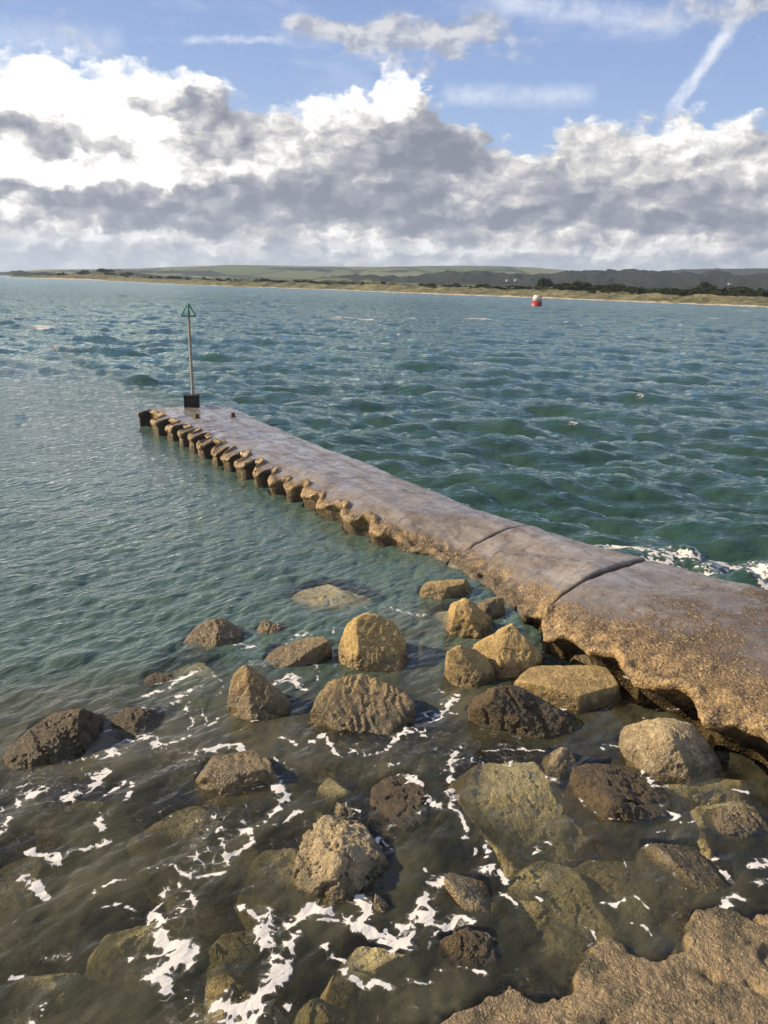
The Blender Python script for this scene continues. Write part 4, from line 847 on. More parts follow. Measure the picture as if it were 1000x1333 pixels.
def build_water():
    # polar grid around the viewpoint, finer where it is near
    azs = np.concatenate([np.linspace(-75, -33, 60)[:-1], np.linspace(-33, 33, 660), np.linspace(33, 75, 60)[1:]])
    rs_ = [2.2]
    while rs_[-1] < 6000:
        r = rs_[-1]
        rs_.append(r + min(max(r * r / CAMH * 0.0019, 0.011), 0.0105 * r if r < 600 else 0.05 * r, 0.0105 * max(r, 12)) if r < 600 else r * 1.05)
    Rr = np.array(rs_)
    A, Rm = np.meshgrid(np.radians(azs), Rr)
    X = (np.sin(A) * Rm).ravel(); Y = (np.cos(A) * Rm).ravel(); RR = Rm.ravel()
    nr, nc = Rm.shape
    s_ = (X - JO[0]) * JU[0] + (Y - JO[1]) * JU[1]; tt = (X - JO[0]) * JN[0] + (Y - JO[1]) * JN[1]
    # exposure: open sea beyond the jetty line and beyond its end, lee side calm
    openr = sstep(-1.6, 0.6, tt)
    end_open = sstep(7.0, -42.0, s_)
    lee = np.maximum(openr, end_open)
    shallow = (1 - sstep(7.6, 10.2, Y - 0.30 * X)) * (1 - openr)
    ampA = 0.105 * (0.10 + 0.90 * lee) * (1 - 0.7 * shallow) * (1 - 0.55 * sstep(150, 900, RR)) 
    gust = 0.75 + 0.5 * np.clip(fbm2(X, Y, 0.02, 3, 81) + 0.5, 0, 1.2)
    ampB = 0.021 * (0.26 + 1.55 * lee) * (1 - 0.45 * shallow) * (1 - sstep(50, 160, RR)) * gust
    ampC = 0.0085 * (1 - openr) * (1 - sstep(25, 60, RR)) * (1 - 0.35 * shallow) * gust
    Z = np.zeros_like(X); DX = np.zeros_like(X); DY = np.zeros_like(X)
    for T_, am, ch in ((TA, ampA, 0.8), (TB, ampB, 0.75), (TC, ampC, 0.9)):
        Z += samp(T_, 'z', X, Y) * am; DX += samp(T_, 'dx', X, Y) * am * ch; DY += samp(T_, 'dy', X, Y) * am * ch
    crest = samp(TA, 'j', X, Y) * ampA
    # breaking wave beside the jetty
    bx = np.exp(-((s_ - 17.2) / 2.0) ** 2) * np.exp(-((tt - 1.0 - 0.25 * np.sin(s_ * 1.7)) / 0.42) ** 2)
    Z += bx * (0.26 + 0.14 * fbm2(X, Y, 2.2, 3, 83)) + np.exp(-((s_ - 18.5) / 2.2) ** 2) * np.exp(-((tt - 0.45) / 0.5) ** 2) * 0.16
    # swash around the stones
    Z += shallow * fbm2(X, Y, 1.1, 3, 85) * 0.018
    # depth below the surface (near region only)
    near = (RR < 27)
    bvV = [SOLID_BED[0]]; bvF = [SOLID_BED[1].tolist()]; offs = len(SOLID_BED[0])
    allV = [SOLID_BED[0]]; allF = SOLID_BED[1].tolist()
    for V, Fq in SOLIDS:
        allF += (Fq + offs).tolist(); allV.append(V); offs += len(V)
    bv = BVHTree.FromPolygons(np.vstack(allV).tolist(), allF)
    depth = np.full(X.shape, 5.0); depth[near] = 2.0
    idx = np.nonzero(near & (np.abs(A.ravel()) < math.radians(36)))[0]
    dn = Vector((0, 0, -1))
    for k in idx:
        h = bv.ray_cast(Vector((X[k], Y[k], 1.5)), dn)
        if h[0] is not None: depth[k] = Z[k] - h[0].z
    wall = np.clip(depth, 0, 3)
    # keep the sheet calm where stones break it
    # foam
    foam = np.zeros_like(X)
    wxy = np.stack([X, Y, X * 0 + 2.2], 1)
    fx = X + fbm(wxy * 2.6, 3, seed=91) * 0.09 + fbm(wxy * 13, 3, seed=191) * 0.020; fy = Y + fbm(wxy * 2.6 + 7, 3, seed=92) * 0.09 + fbm(wxy * 13 + 7, 3, seed=192) * 0.020
    fvar = 0.80 + 0.42 * fbm2(X, Y, 3.0, 3, 193)
    sel = np.nonzero(RR < 14)[0]
    def stroke(poly, hw, stg, ids, gx_, gy_, z=0.0):
        pp = chaikin([at(px, py, z)[:2] for px, py in poly])
        lo_, hi_ = pp.min(0) - hw * 2.2, pp.max(0) + hw * 2.2
        m_ = (gx_[ids] > lo_[0]) & (gx_[ids] < hi_[0]) & (gy_[ids] > lo_[1]) & (gy_[ids] < hi_[1]); ii = ids[m_]
        if not len(ii): return
        x, y = gx_[ii], gy_[ii]; d = np.full(x.shape, 1e9)
        for a, b in zip(pp[:-1], pp[1:]):
            ab = b - a; L2 = ab @ ab + 1e-12; t_ = np.clip(((x - a[0]) * ab[0] + (y - a[1]) * ab[1]) / L2, 0, 1)
            d = np.minimum(d, np.hypot(x - a[0] - t_ * ab[0], y - a[1] - t_ * ab[1]))
        foam[ii] = np.maximum(foam[ii], stg * (1 - np.clip(d / (hw * 1.9), 0, 1)))
    for poly, hw, stg in FOAM: stroke(poly, hw * 0.92, stg * 0.80, sel, fx, fy)
    foam *= np.clip(fvar, 0.45, 1.15)
    sel2 = np.nonzero((RR < 30) & (tt > -0.3))[0]
    fx2 = X + fbm(wxy * 1.3, 4, seed=93) * 0.35; fy2 = Y + fbm(wxy * 1.3 + 7, 4, seed=94) * 0.35
    for poly, hw, stg in SURF: stroke(poly, hw, stg * 0.66, sel2, fx2, fy2, 0.25)
    # scattered flecks over the pool and foam hugging the stones
    fl = fbm2(X, Y, 1.0, 3, 95)
    poolm = shallow * (RR < 11.5)
    foam = np.maximum(foam, poolm * np.clip(0.10 + 0.22 * fl, 0, 0.30))
    hug = np.exp(-np.clip(depth, 0, 9) / 0.05) * (RR < 14) * sstep(-0.1, 0.5, fbm2(X, Y, 1.9, 3, 96))
    hug *= (depth > 0.004)
    foam = np.maximum(foam, 0.68 * hug)
    # whitecaps out at sea: break where the crests pinch
    pinch = sstep(0.62, 1.0, crest) * lee * (RR > 14)
    cap = np.zeros_like(X)
    for (px, py), wpx, stg in CAPS:
        if py < 392: continue
        q = at(px, py, 0.0)
        rr = math.hypot(q[0], q[1]); hw = 0.62 * wpx / F * rr
        dx = X - q[0]; dy = Y - q[1]
        m_ = np.abs(dx) + np.abs(dy) < 8 * hw
        if m_.any():
            dd = np.hypot(dx[m_] / (1.7 * hw), dy[m_] / (hw * 1.5) + 0.5 * fbm2(X[m_], Y[m_], 0.5 / hw, 3, 97))
            cap[m_] = np.maximum(cap[m_], stg * 0.92 * (1 - np.clip(dd / 1.8, 0, 1)))
            Z[m_] += 0.16 * np.exp(-dd * dd * 1.5)
    foam = np.maximum(foam, np.maximum(0.54 * pinch, cap))
    turb = 0.8 * sstep(5.6, 7.0, Y) * (1 - sstep(7.6, 9.4, Y)) * (1 - sstep(-1.6, 0.0, X)) * (1 - openr)
    turb = np.maximum(turb, 0.8 * np.exp(-((X - 0.5) / 0.5) ** 2 - ((Y - 9.9) / 1.1) ** 2))
    V = np.stack([X + DX * 1.0, Y + DY * 1.0, Z], 1)
    return V, grid_faces(nr, nc), dict(depth=depth, foam=foam, open=lee, crest=np.clip(crest, -2, 2), shallow=shallow, turb=turb)

def water_mat():
    m, t, out = new_mat('sea_water')
    g = t.node('ShaderNodeNewGeometry'); P = g.outputs['Position']
    dep = t.attr('depth'); foam = t.attr('foam'); op = t.attr('open'); sh = t.attr('shallow'); cr = t.attr('crest')
    dist = t.v('LENGTH', t.v('MULTIPLY', P, (1, 1, 0)))
    # ripples finer than the mesh
    Pw = t.v('MULTIPLY_ADD', t.noise(P, 0.9, 3, out=1), (0.5, 0.5, 0), P)
    Pr = t.v('MULTIPLY', Pw, (0.75, 1.5, 1))
    rot = t.node('ShaderNodeVectorRotate', {'rotation_type': 'Z_AXIS'}, Vector=Pw, Angle=t.mapr(op, 0, 1, -0.85, 0.25)).outputs[0]
    r1 = t.noise(t.v('MULTIPLY', rot, (0.55, 1.6, 1)), 4.6, 3, 0.55); r2 = t.noise(t.v('MULTIPLY', rot, (0.5, 1.5, 1)), 1.5, 4, 0.55, typ='RIDGED_MULTIFRACTAL'); r3 = t.noise(t.v('MULTIPLY', P, (0.6, 1.4, 1)), 0.45, 5, 0.62)
    nb = t.bump(r3, t.mapr(dist, 40, 200, 0, 0.9), 0.5)
    nb = t.bump(r2, t.m('MULTIPLY', t.mapr(dist, 12, 60, 0.35, 0.75), t.mapr(op, 0, 1, 0.35, 1)), t.mapr(dist, 10, 80, 0.05, 0.13), nb)
    nb = t.bump(r1, t.mapr(sh, 0, 1, t.mapr(op, 0, 1, 0.9, 0.85), 0.40), 0.055, nb)
    # colour of the turbid body
    deep = t.mixc(t.mapr(r3, 0.35, 0.65), (0.029, 0.070, 0.055), (0.044, 0.094, 0.074))
    lee = t.mixc(t.mapr(t.noise(P, 0.25, 4), 0.3, 0.7), (0.075, 0.128, 0.104), (0.095, 0.148, 0.118))
    shal = t.mixc(t.mapr(t.noise(P, 0.7, 4, .6), 0.44, 0.68), (0.034, 0.035, 0.021), (0.115, 0.110, 0.066))
    body = t.mixc(op, lee, deep)
    body = t.mixc(t.mapr(cr, 0.2, 1.0, 0, 0.55), body, (0.034, 0.105, 0.080))
    body = t.mixc(sh, body, shal)
    body = t.mixc(t.m('MULTIPLY', t.attr('turb'), t.mapr(t.noise(P, 0.9, 4, .6), 0.3, 0.6)), body, (0.135, 0.130, 0.088))
    opac = t.m('SUBTRACT', 1.0, t.m('EXPONENT', t.m('MULTIPLY', t.m('MAXIMUM', dep, 0.0), t.mapr(sh, 0, 1, -2.4, -2.2))))
    opac = t.m('MAXIMUM', opac, t.mapr(op, 0.2, 1, 0, 1))
    dif = t.node('ShaderNodeBsdfDiffuse', Color=body, Normal=nb)
    trl = t.node('ShaderNodeBsdfTranslucent', Color=body, Normal=nb)
    bod = t.node('ShaderNodeMixShader', Fac=t.mapr(op, 0, 1, 0.12, 0.35)); t.l.new(dif.outputs[0], bod.inputs[1]); t.l.new(trl.outputs[0], bod.inputs[2])
    tint = t.mixc(t.mapr(dep, 0, 0.9), (0.96, 0.95, 0.88), (0.42, 0.43, 0.26))
    trn = t.node('ShaderNodeBsdfTransparent', Color=tint)
    mx = t.node('ShaderNodeMixShader', Fac=opac); t.l.new(trn.outputs[0], mx.inputs[1]); t.l.new(bod.outputs[0], mx.inputs[2])
    gl = t.node('ShaderNodeBsdfAnisotropic', Color=t.mixc(op, (1.0, 1.0, 1.0), (0.83, 0.94, 0.89)), Roughness=t.mapr(dist, 15, 400, 0.06, 0.22), Normal=nb)
    # Schlick reflectance, the same from above and below so that sunlight reaches the stones under the surface
    cosn = t.m('MINIMUM', t.m('ABSOLUTE', t.v('DOT_PRODUCT', g.outputs['Incoming'], nb)), 1.0)
    fr = t.m('MULTIPLY_ADD', t.m('POWER', t.m('SUBTRACT', 1.0, cosn), 5.0), 0.98, 0.02)
    wmix = t.node('ShaderNodeMixShader', Fac=fr); t.l.new(mx.outputs[0], wmix.inputs[1]); t.l.new(gl.outputs[0], wmix.inputs[2])
    # foam
    v1 = t.voro(t.v('MULTIPLY_ADD', t.noise(P, 6, 4, out=1), (.12, .12, 0), P), 9, 'DISTANCE_TO_EDGE')
    n1 = t.noise(P, 11, 4, 0.55); n2 = t.noise(P, 3.2, 4, 0.6)
    lace = t.m('ADD', t.m('MULTIPLY', t.mapr(v1, 0.0, 0.35, 0.5, -0.5), t.mapr(sh, 0, 1, 0.16, 0.42)), t.m('MULTIPLY', t.m('SUBTRACT', n1, 0.5), t.mapr(sh, 0, 1, 1.1, 0.70)))
    lace = t.m('ADD', lace, t.m('MULTIPLY', t.m('SUBTRACT', n2, 0.5), 0.5))
    lace = t.m('ADD', lace, t.m('MULTIPLY', t.mapr(dist, 15, 90), t.m('MULTIPLY', t.m('SUBTRACT', t.noise(t.v('MULTIPLY', P, (0.6, 1.3, 1)), 1.0, 5, 0.65), 0.5), 1.7)))
    fm = t.mapr(t.m('ADD', foam, lace), 0.455, 0.52, 0, 1, True)
    fm = t.m('MULTIPLY', fm, t.mapr(foam, 0.02, 0.12))
    thin = t.m('MULTIPLY', t.mapr(t.m('ADD', foam, lace), 0.25, 0.55, 0, 0.12, True), t.mapr(foam, 0.05, 0.25))
    fm = t.m('MAXIMUM', fm, thin)
    vd = t.n.new('ShaderNodeTexVoronoi'); t.put(vd.inputs['Vector'], t.v('MULTIPLY', P, (1, 1.25, 0))); t.put(vd.inputs['Scale'], 17)
    vr = t.node('ShaderNodeSeparateXYZ', Vector=vd.outputs['Color'])
    dot = t.m('LESS_THAN', vd.outputs['Distance'], t.m('MULTIPLY', vr.outputs[0], 0.26))
    dot = t.m('MULTIPLY', dot, t.m('LESS_THAN', vr.outputs[1], t.mapr(t.m('MULTIPLY_ADD', t.m('SUBTRACT', n2, 0.5), 0.9, foam), 0.16, 0.50, 0.0, 0.55)))
    fm = t.m('MAXIMUM', fm, t.m('MULTIPLY', dot, t.m('MULTIPLY', sh, 0.9)))
    fl1 = t.noise(t.v('MULTIPLY_ADD', t.noise(P, 1.6, 3, out=1), (.5, .5, 0), P), 2.4, 3, 0.5)
    fil = t.m('MULTIPLY', t.mapr(t.m('ABSOLUTE', t.m('SUBTRACT', fl1, 0.5)), 0.0, 0.012, 1, 0), t.mapr(t.m('ADD', foam, t.m('SUBTRACT', n1, 0.5)), 0.22, 0.40))
    fm = t.m('MAXIMUM', fm, t.m('MULTIPLY', t.m('MULTIPLY', fil, sh), 0.45))
    fh = t.bump(t.m('ADD', fm, t.m('MULTIPLY', n1, 0.5)), 0.6, 0.03, nb)
    fo = t.node('ShaderNodeBsdfDiffuse', Color=(0.60, 0.585, 0.56), Normal=fh)
    fin = t.node('ShaderNodeMixShader', Fac=fm); t.l.new(wmix.outputs[0], fin.inputs[1]); t.l.new(fo.outputs[0], fin.inputs[2])
    t.l.new(fin.outputs[0], out.inputs[0]); return m
WV, WF, WA = build_water()
tag(link('water', mesh_np('water', WV, WF, WA), water_mat()), kind='structure')

# ---------------------------------------------------------------- FAR SHORE
SH = [(-300, 356), (-100, 358), (22, 361.2), (60, 362.6), (125, 364.6), (250, 371.0), (350, 374.4), (430, 377.2), (500, 380.2), (600, 384.2), (700, 388.0), (850, 394.0), (1000, 400.2), (1150, 406.5), (1400, 418)]
shp = []
for px, py in SH:
    if px < 20: continue
    shp.append(at(px, py, 0.0)[:2])
shp = np.array(shp)                                             # left (far) to right (near)
sl = np.concatenate([[0], np.cumsum(np.linalg.norm(np.diff(shp, axis=0), axis=1))])
def shore_pt(s):
    return np.stack([np.interp(s, sl, shp[:, 0]), np.interp(s, sl, shp[:, 1])], -1)
_dirv = shp[-1] - shp[0]; _dirv = _dirv / np.linalg.norm(_dirv); INL = np.array([-_dirv[1], _dirv[0]])
if INL[1] < 0: INL = -INL
print('shore length', sl[-1], 'inland', INL)
ns, ni = 900, 110
S1 = np.linspace(0, sl[-1], ns); I1 = np.concatenate([np.linspace(-8, 60, 80), np.linspace(64, 700, 30)])
SSg, IIg = np.meshgrid(S1, I1)
sp = shore_pt(SSg.ravel()); Iv = IIg.ravel(); sv = SSg.ravel()
Iw = Iv + fbm2(sv, Iv * 0, 0.02, 4, 101) * 5
GX = sp[:, 0] + INL[0] * Iv; GY = sp[:, 1] + INL[1] * Iv
tipf = sstep(0, 160, sv)
beach = 0.9 * sstep(-2, 14, Iw) - 0.7 * (1 - sstep(-8, 0, Iw))
dn_ = np.clip(fbm2(GX, GY, 0.035, 5, 102) + 0.55, 0, 2); dn2 = np.clip(fbm2(GX, GY, 0.16, 3, 103) + .4, 0, 2)
dune = sstep(7, 20, Iw) * (1.3 + 2.2 * dn_ + 0.9 * dn2) * (0.4 + 0.6 * tipf) * (1 - 0.35 * sstep(60, 160, Iv))
bigd = 9.0 * np.exp(-((sv - np.interp(90, [p[0] for p in SH if p[0] >= 20], sl)) / 60) ** 2) * np.exp(-((Iv - 70) / 45) ** 2)
GZ = beach + dune + bigd
fade = sstep(0, 30, sv)
GZ = GZ * fade - 0.6 * (1 - fade)
def shore_mat():
    m, t, out = new_mat('dune_sand_and_grass')
    P = t.node('ShaderNodeNewGeometry').outputs['Position']
    inl = t.attr('inland')
    n1 = t.noise(P, 0.10, 6, 0.65); n2 = t.noise(P, 0.45, 6, 0.7)
    sand = t.mixc(n2, (0.64, 0.54, 0.39), (0.48, 0.39, 0.27))
    grass = t.ramp(t.m('ADD', t.m('MULTIPLY', n1, .5), t.m('MULTIPLY', n2, .5)), [(0.40, (0.035, 0.038, 0.018)), (0.47, (0.085, 0.085, 0.038)), (0.54, (0.16, 0.15, 0.07)), (0.66, (0.29, 0.255, 0.13))])
    f = t.mapr(t.m('MULTIPLY_ADD', t.m('SUBTRACT', n1, 0.5), 26, inl), t.attr('sandw'), t.m('ADD', t.attr('sandw'), 4.0), 0, 1, True)
    grass = t.mixc(t.mapr(t.m('MULTIPLY_ADD', t.m('SUBTRACT', n1, 0.5), 60, inl), 30, 52, 0, 0.8, True), grass, (0.045, 0.048, 0.024))
    c = t.mixc(f, sand, grass)
    b = t.node('ShaderNodeBsdfPrincipled', Base_Color=c, Roughness=0.95, Normal=t.bump(t.m('ADD', n2, t.noise(P, 1.6, 3)), 0.8, 1.2))
    t.l.new(b.outputs[0], out.inputs[0]); return m
tag(link('beach_and_dunes', mesh_np('beach_and_dunes', np.stack([GX, GY, GZ], 1), grid_faces(len(I1), ns), {'inland': Iw, 'sandw': 0.5 + 3.0 * sstep(0.45 * sl[-1], 0.75 * sl[-1], sv)}), shore_mat()), kind='structure')
def ground_z(x, y):
    # nearest grid sample
    k = np.argmin((GX - x) ** 2 + (GY - y) ** 2); return float(GZ[k])

# hills: polar height field
def prof(lst):
    a = [azel(px, py) for px, py in lst]; return [q[0] for q in a], [q[1] for q in a]
back = [(-300, 355), (-60, 354.5), (0, 354.6), (60, 351.4), (110, 351), (180, 349.8), (230, 348), (300, 345.4), (360, 346), (400, 347.2), (500, 348), (560, 347), (600, 346.6), (650, 347.2), (690, 348.6), (720, 351), (745, 353.5), (765, 357), (800, 358), (835, 356.5), (860, 354), (900, 351.5), (960, 350.8), (1020, 351), (1200, 348), (1400, 352)]
mid = [(-300, 366), (0, 364), (120, 366), (200, 362.5), (300, 366), (400, 366.5), (440, 361.5), (480, 361), (520, 364), (560, 360), (585, 356.6), (620, 356), (640, 357.5), (680, 362.5), (720, 360), (745, 356.5), (770, 355), (800, 356.5), (835, 355.6), (850, 357.2), (880, 360), (940, 361), (1000, 362), (1100, 360), (1400, 364)]
ba, be = prof(back); ma, me_ = prof(mid)
na, nrr = 900, 150
ag = np.radians(np.linspace(-48, 48, na)); rg = np.concatenate([np.linspace(900, 2300, 40), np.linspace(2330, 6200, 110)])
AG, RG = np.meshgrid(ag, rg); a_ = np.degrees(AG.ravel()); r_ = RG.ravel()
zb_ = np.tan(np.radians(np.interp(a_, ba, be))) * 4800 + CAMH
zm_2 = np.maximum(np.tan(np.radians(np.interp(a_, ma, me_))) * 2400 + CAMH, 2)
n_ = fbm2(np.sin(np.radians(a_)) * r_, np.cos(np.radians(a_)) * r_, 0.0016, 4, 111)
HZ = 1.5 + zm_2 * np.exp(-((r_ - 2400) / 420) ** 2) + np.maximum(zb_, 3) * sstep(2500, 4800, r_) ** 1.25 * np.where(r_ > 4800, np.exp(-((r_ - 4800) / 1200) ** 2), 1) 
HZ += n_ * 3.5 * sstep(1500, 2400, r_) * (1 - sstep(4300, 4800, r_))
hx, hy = np.sin(np.radians(a_)) * r_, np.cos(np.radians(a_)) * r_
wood = np.clip(np.exp(-((r_ - 2450) / 520) ** 2) * 1.6 * sstep(-6, 4, a_) + 0.55 * np.exp(-((r_ - 2450) / 420) ** 2), 0, 1)
wood = np.maximum(wood, sstep(-0.05, 0.25, fbm2(hx, hy, 0.0022, 4, 113) - 0.12) * (1 - sstep(3900, 4400, r_)))
wood = np.maximum(wood, sstep(11, 13, a_) * (1 - sstep(4300, 4700, r_)) * 0.9)
# rough canopy relief on the woods
HZ += wood * np.clip(fbm2(hx, hy, 0.022, 3, 115) + 0.4, 0, 2) * 11
HZ = np.where((a_ < -24.5) & (r_ < 3000), np.minimum(HZ, -3), HZ)
HZ = np.where(r_ < 1000 + 700 * sstep(-3, -14, a_), -2, HZ)
def hill_mat():
    m, t, out = new_mat('downland_fields')
    P = t.node('ShaderNodeNewGeometry').outputs['Position']; wd_ = t.attr('wood')
    Ps = t.v('MULTIPLY', P, (0.0028, 0.0011, 0)); Ps = t.v('MULTIPLY_ADD', t.noise(P, 0.002, 2, out=1), (.25, .25, 0), Ps)
    vc = t.voro(Ps, 1.0, 'F1', 1, rand=0.8); ve = t.voro(Ps, 1.0, 'DISTANCE_TO_EDGE', rand=0.8)
    fr = t.node('ShaderNodeSeparateXYZ', Vector=vc).outputs[0]
    fld = t.ramp(fr, [(0.0, (0.075, 0.105, 0.04)), (0.35, (0.12, 0.15, 0.06)), (0.65, (0.175, 0.18, 0.09)), (1.0, (0.09, 0.115, 0.05))])
    fld = t.mixc(t.mapr(t.noise(P, 0.02, 5, .6), 0.35, 0.65, 0, 0.35), fld, (0.10, 0.11, 0.05))
    n = t.noise(P, 0.06, 5, 0.7)
    wc = t.mixc(t.mapr(n, 0.35, 0.65), (0.014, 0.020, 0.016), (0.040, 0.046, 0.030))
    hedge = t.mapr(ve, 0.02, 0.05, 0.85, 0)
    wf = t.m('MAXIMUM', t.mapr(t.m('MULTIPLY_ADD', t.m('SUBTRACT', n, .5), 0.8, wd_), 0.38, 0.55, 0, 1), hedge)
    c = t.mixc(wf, fld, wc)
    b = t.node('ShaderNodeBsdfDiffuse', Color=c, Normal=t.bump(n, t.m('MULTIPLY', wf, 0.8), 8))
    t.l.new(b.outputs[0], out.inputs[0]); return m
tag(link('hills', mesh_np('hills', np.stack([hx, hy, HZ], 1), grid_faces(len(rg), na), {'wood': wood}), hill_mat()), kind='structure')

# ---------------------------------------------------------------- TREES AND SCRUB ON THE SPIT
def leaf_mat(name, a, b):
    m, t, out = new_mat(name)
    o = t.node('ShaderNodeObjectInfo').outputs['Random']; P = t.node('ShaderNodeTexCoord').outputs['Object']
    c = t.mixc(t.mapr(t.noise(P, 0.8, 4), 0.3, 0.7), a, b)
    c = t.mixc(t.m('MULTIPLY', o, 0.35), c, tuple(x * 1.5 for x in b))
    d = t.node('ShaderNodeBsdfDiffuse', Color=c); tr = t.node('ShaderNodeBsdfTranslucent', Color=c)
    mx = t.node('ShaderNodeMixShader', Fac=0.25); t.l.new(d.outputs[0], mx.inputs[1]); t.l.new(tr.outputs[0], mx.inputs[2])
    t.l.new(mx.outputs[0], out.inputs[0]); return m
M['leaf'] = leaf_mat('dark_foliage', (0.022, 0.030, 0.014), (0.060, 0.070, 0.030))
M['gorse'] = leaf_mat('dune_scrub_foliage', (0.05, 0.052, 0.026), (0.12, 0.115, 0.055))
M['bark'] = simple_mat('bark', (0.07, 0.055, 0.04), 0.9, 0, 0.4, 3)
def crown_mesh(name, W, H, seed, nclump=16, leaves=110, lsize=0.42, low=0.28):
    rs = np.random.default_rng(seed); Vs, Fs = [], []
    cl = []
    for k in range(nclump):
        th = rs.uniform(0, 2 * math.pi); rad = math.sqrt(rs.uniform(0, 1)) * W * 0.40
        hmax = H * (1 - 0.55 * (rad / (W * 0.5)) ** 1.7)
        z = rs.uniform(H * low, hmax * 0.86); cl.append((math.cos(th) * rad, math.sin(th) * rad, z, rs.uniform(0.12, 0.22) * min(W, H * 1.3)))
    n = 0
    for (cx, cy, cz, cr_) in cl:
        d = rs.normal(size=(leaves, 3)); d /= np.linalg.norm(d, axis=1)[:, None]
        pos = np.array([cx, cy, cz]) + d * cr_ * np.power(rs.uniform(0.25, 1.15, size=(leaves, 1)), 0.6) * np.array([1.15, 1.15, 0.8])
        pos[:, 2] = np.clip(pos[:, 2], 0.1, None)
        u = rs.normal(size=(leaves, 3)); u /= np.linalg.norm(u, axis=1)[:, None]
        v = np.cross(u, d + rs.normal(size=(leaves, 3)) * 0.7); v /= np.linalg.norm(v, axis=1)[:, None] + 1e-9
        sz = rs.uniform(0.6, 1.3, size=(leaves, 1)) * lsize
        q = np.stack([pos - u * sz - v * sz * .6, pos + u * sz - v * sz * .6, pos + u * sz * .7 + v * sz * .6, pos - u * sz * .8 + v * sz * .6], 1)
        Vs.append(q.reshape(-1, 3)); Fs.append(np.arange(leaves * 4).reshape(-1, 4) + n); n += leaves * 4
    return mesh_np(name, np.vstack(Vs), np.vstack(Fs), smooth=False)
def trunk_bm(H, seed):
    rs = random.Random(seed); bm = bmesh.new()
    tube(bm, (0, 0, -1.0), (.1, 0, H * .5), .22 * H / 7, 8, .12 * H / 7)
    for k in range(5):
        th = rs.uniform(0, 6.28); tube(bm, (.05, 0, H * rs.uniform(.25, .45)), (math.cos(th) * H * .3, math.sin(th) * H * .3, H * rs.uniform(.55, .75)), .09 * H / 7, 6, .03)
    return bm
protoC = [crown_mesh('crown', 9, 7, 200 + k, 20, 120, .40) for k in range(4)]
protoB = [crown_mesh('crown', 6, 3.2, 220 + k, 12, 90, .32, .12) for k in range(4)]
def trunk_mesh(H, seed):
    bm = trunk_bm(H, seed); me = bpy.data.meshes.new('trunk'); bm.to_mesh(me); bm.free(); me.materials.append(M['bark']); return me
protoT = [trunk_mesh(7, k) for k in range(2)]
for c_ in protoC: c_.materials.append(M['leaf'])
for c_ in protoB: c_.materials.append(M['leaf'])
protoG = []
for c_ in protoB:
    g_ = c_.copy(); g_.materials.clear(); g_.materials.append(M['gorse']); protoG.append(g_)
def shore_at_px(px, inland):
    """point `inland` metres behind the shoreline along the sight line through a photo column"""
    d = ray(px, 380); a = math.atan2(d[0], d[1])
    best = None
    ss = np.linspace(0, sl[-1], 3000); q = shore_pt(ss) + INL * inland
    k = np.argmin(np.abs(np.arctan2(q[:, 0], q[:, 1]) - a)); return q[k]
def tree(px, top_py, wpx, inland, label, seed, group='dark trees along the far dunes', kind='tree'):
    q = shore_at_px(px, inland); gz = ground_z(*q)
    dist = math.hypot(q[0], q[1])
    W = wpx / F * dist; H = max(float(ptY(px, top_py, q[1])[2]) - gz, 1.2)
    pm_ = protoC[seed % 4]; zz_ = [v.co.z for v in pm_.vertices]; xx_ = [v.co.x for v in pm_.vertices]
    root = empty('tree' if kind == 'tree' else 'bush', (float(q[0]), float(q[1]), gz), seed * 1.3)
    tag(root, label, kind, group)
    if kind == 'tree':
        c_ = link('crown', protoC[seed % 4], None, root); c_.scale = (W / (max(xx_) - min(xx_)), W / (max(xx_) - min(xx_)), H / (max(zz_) - 0.4))
        tk = link('trunk', protoT[seed % 2], None, root); tk.scale = (W / 9, W / 9, H / 7.2)
    else:
        c_ = link('crown', protoB[seed % 4], None, root); c_.scale = (W / 5.8, W / 5.8, H / 3.1)
    return root
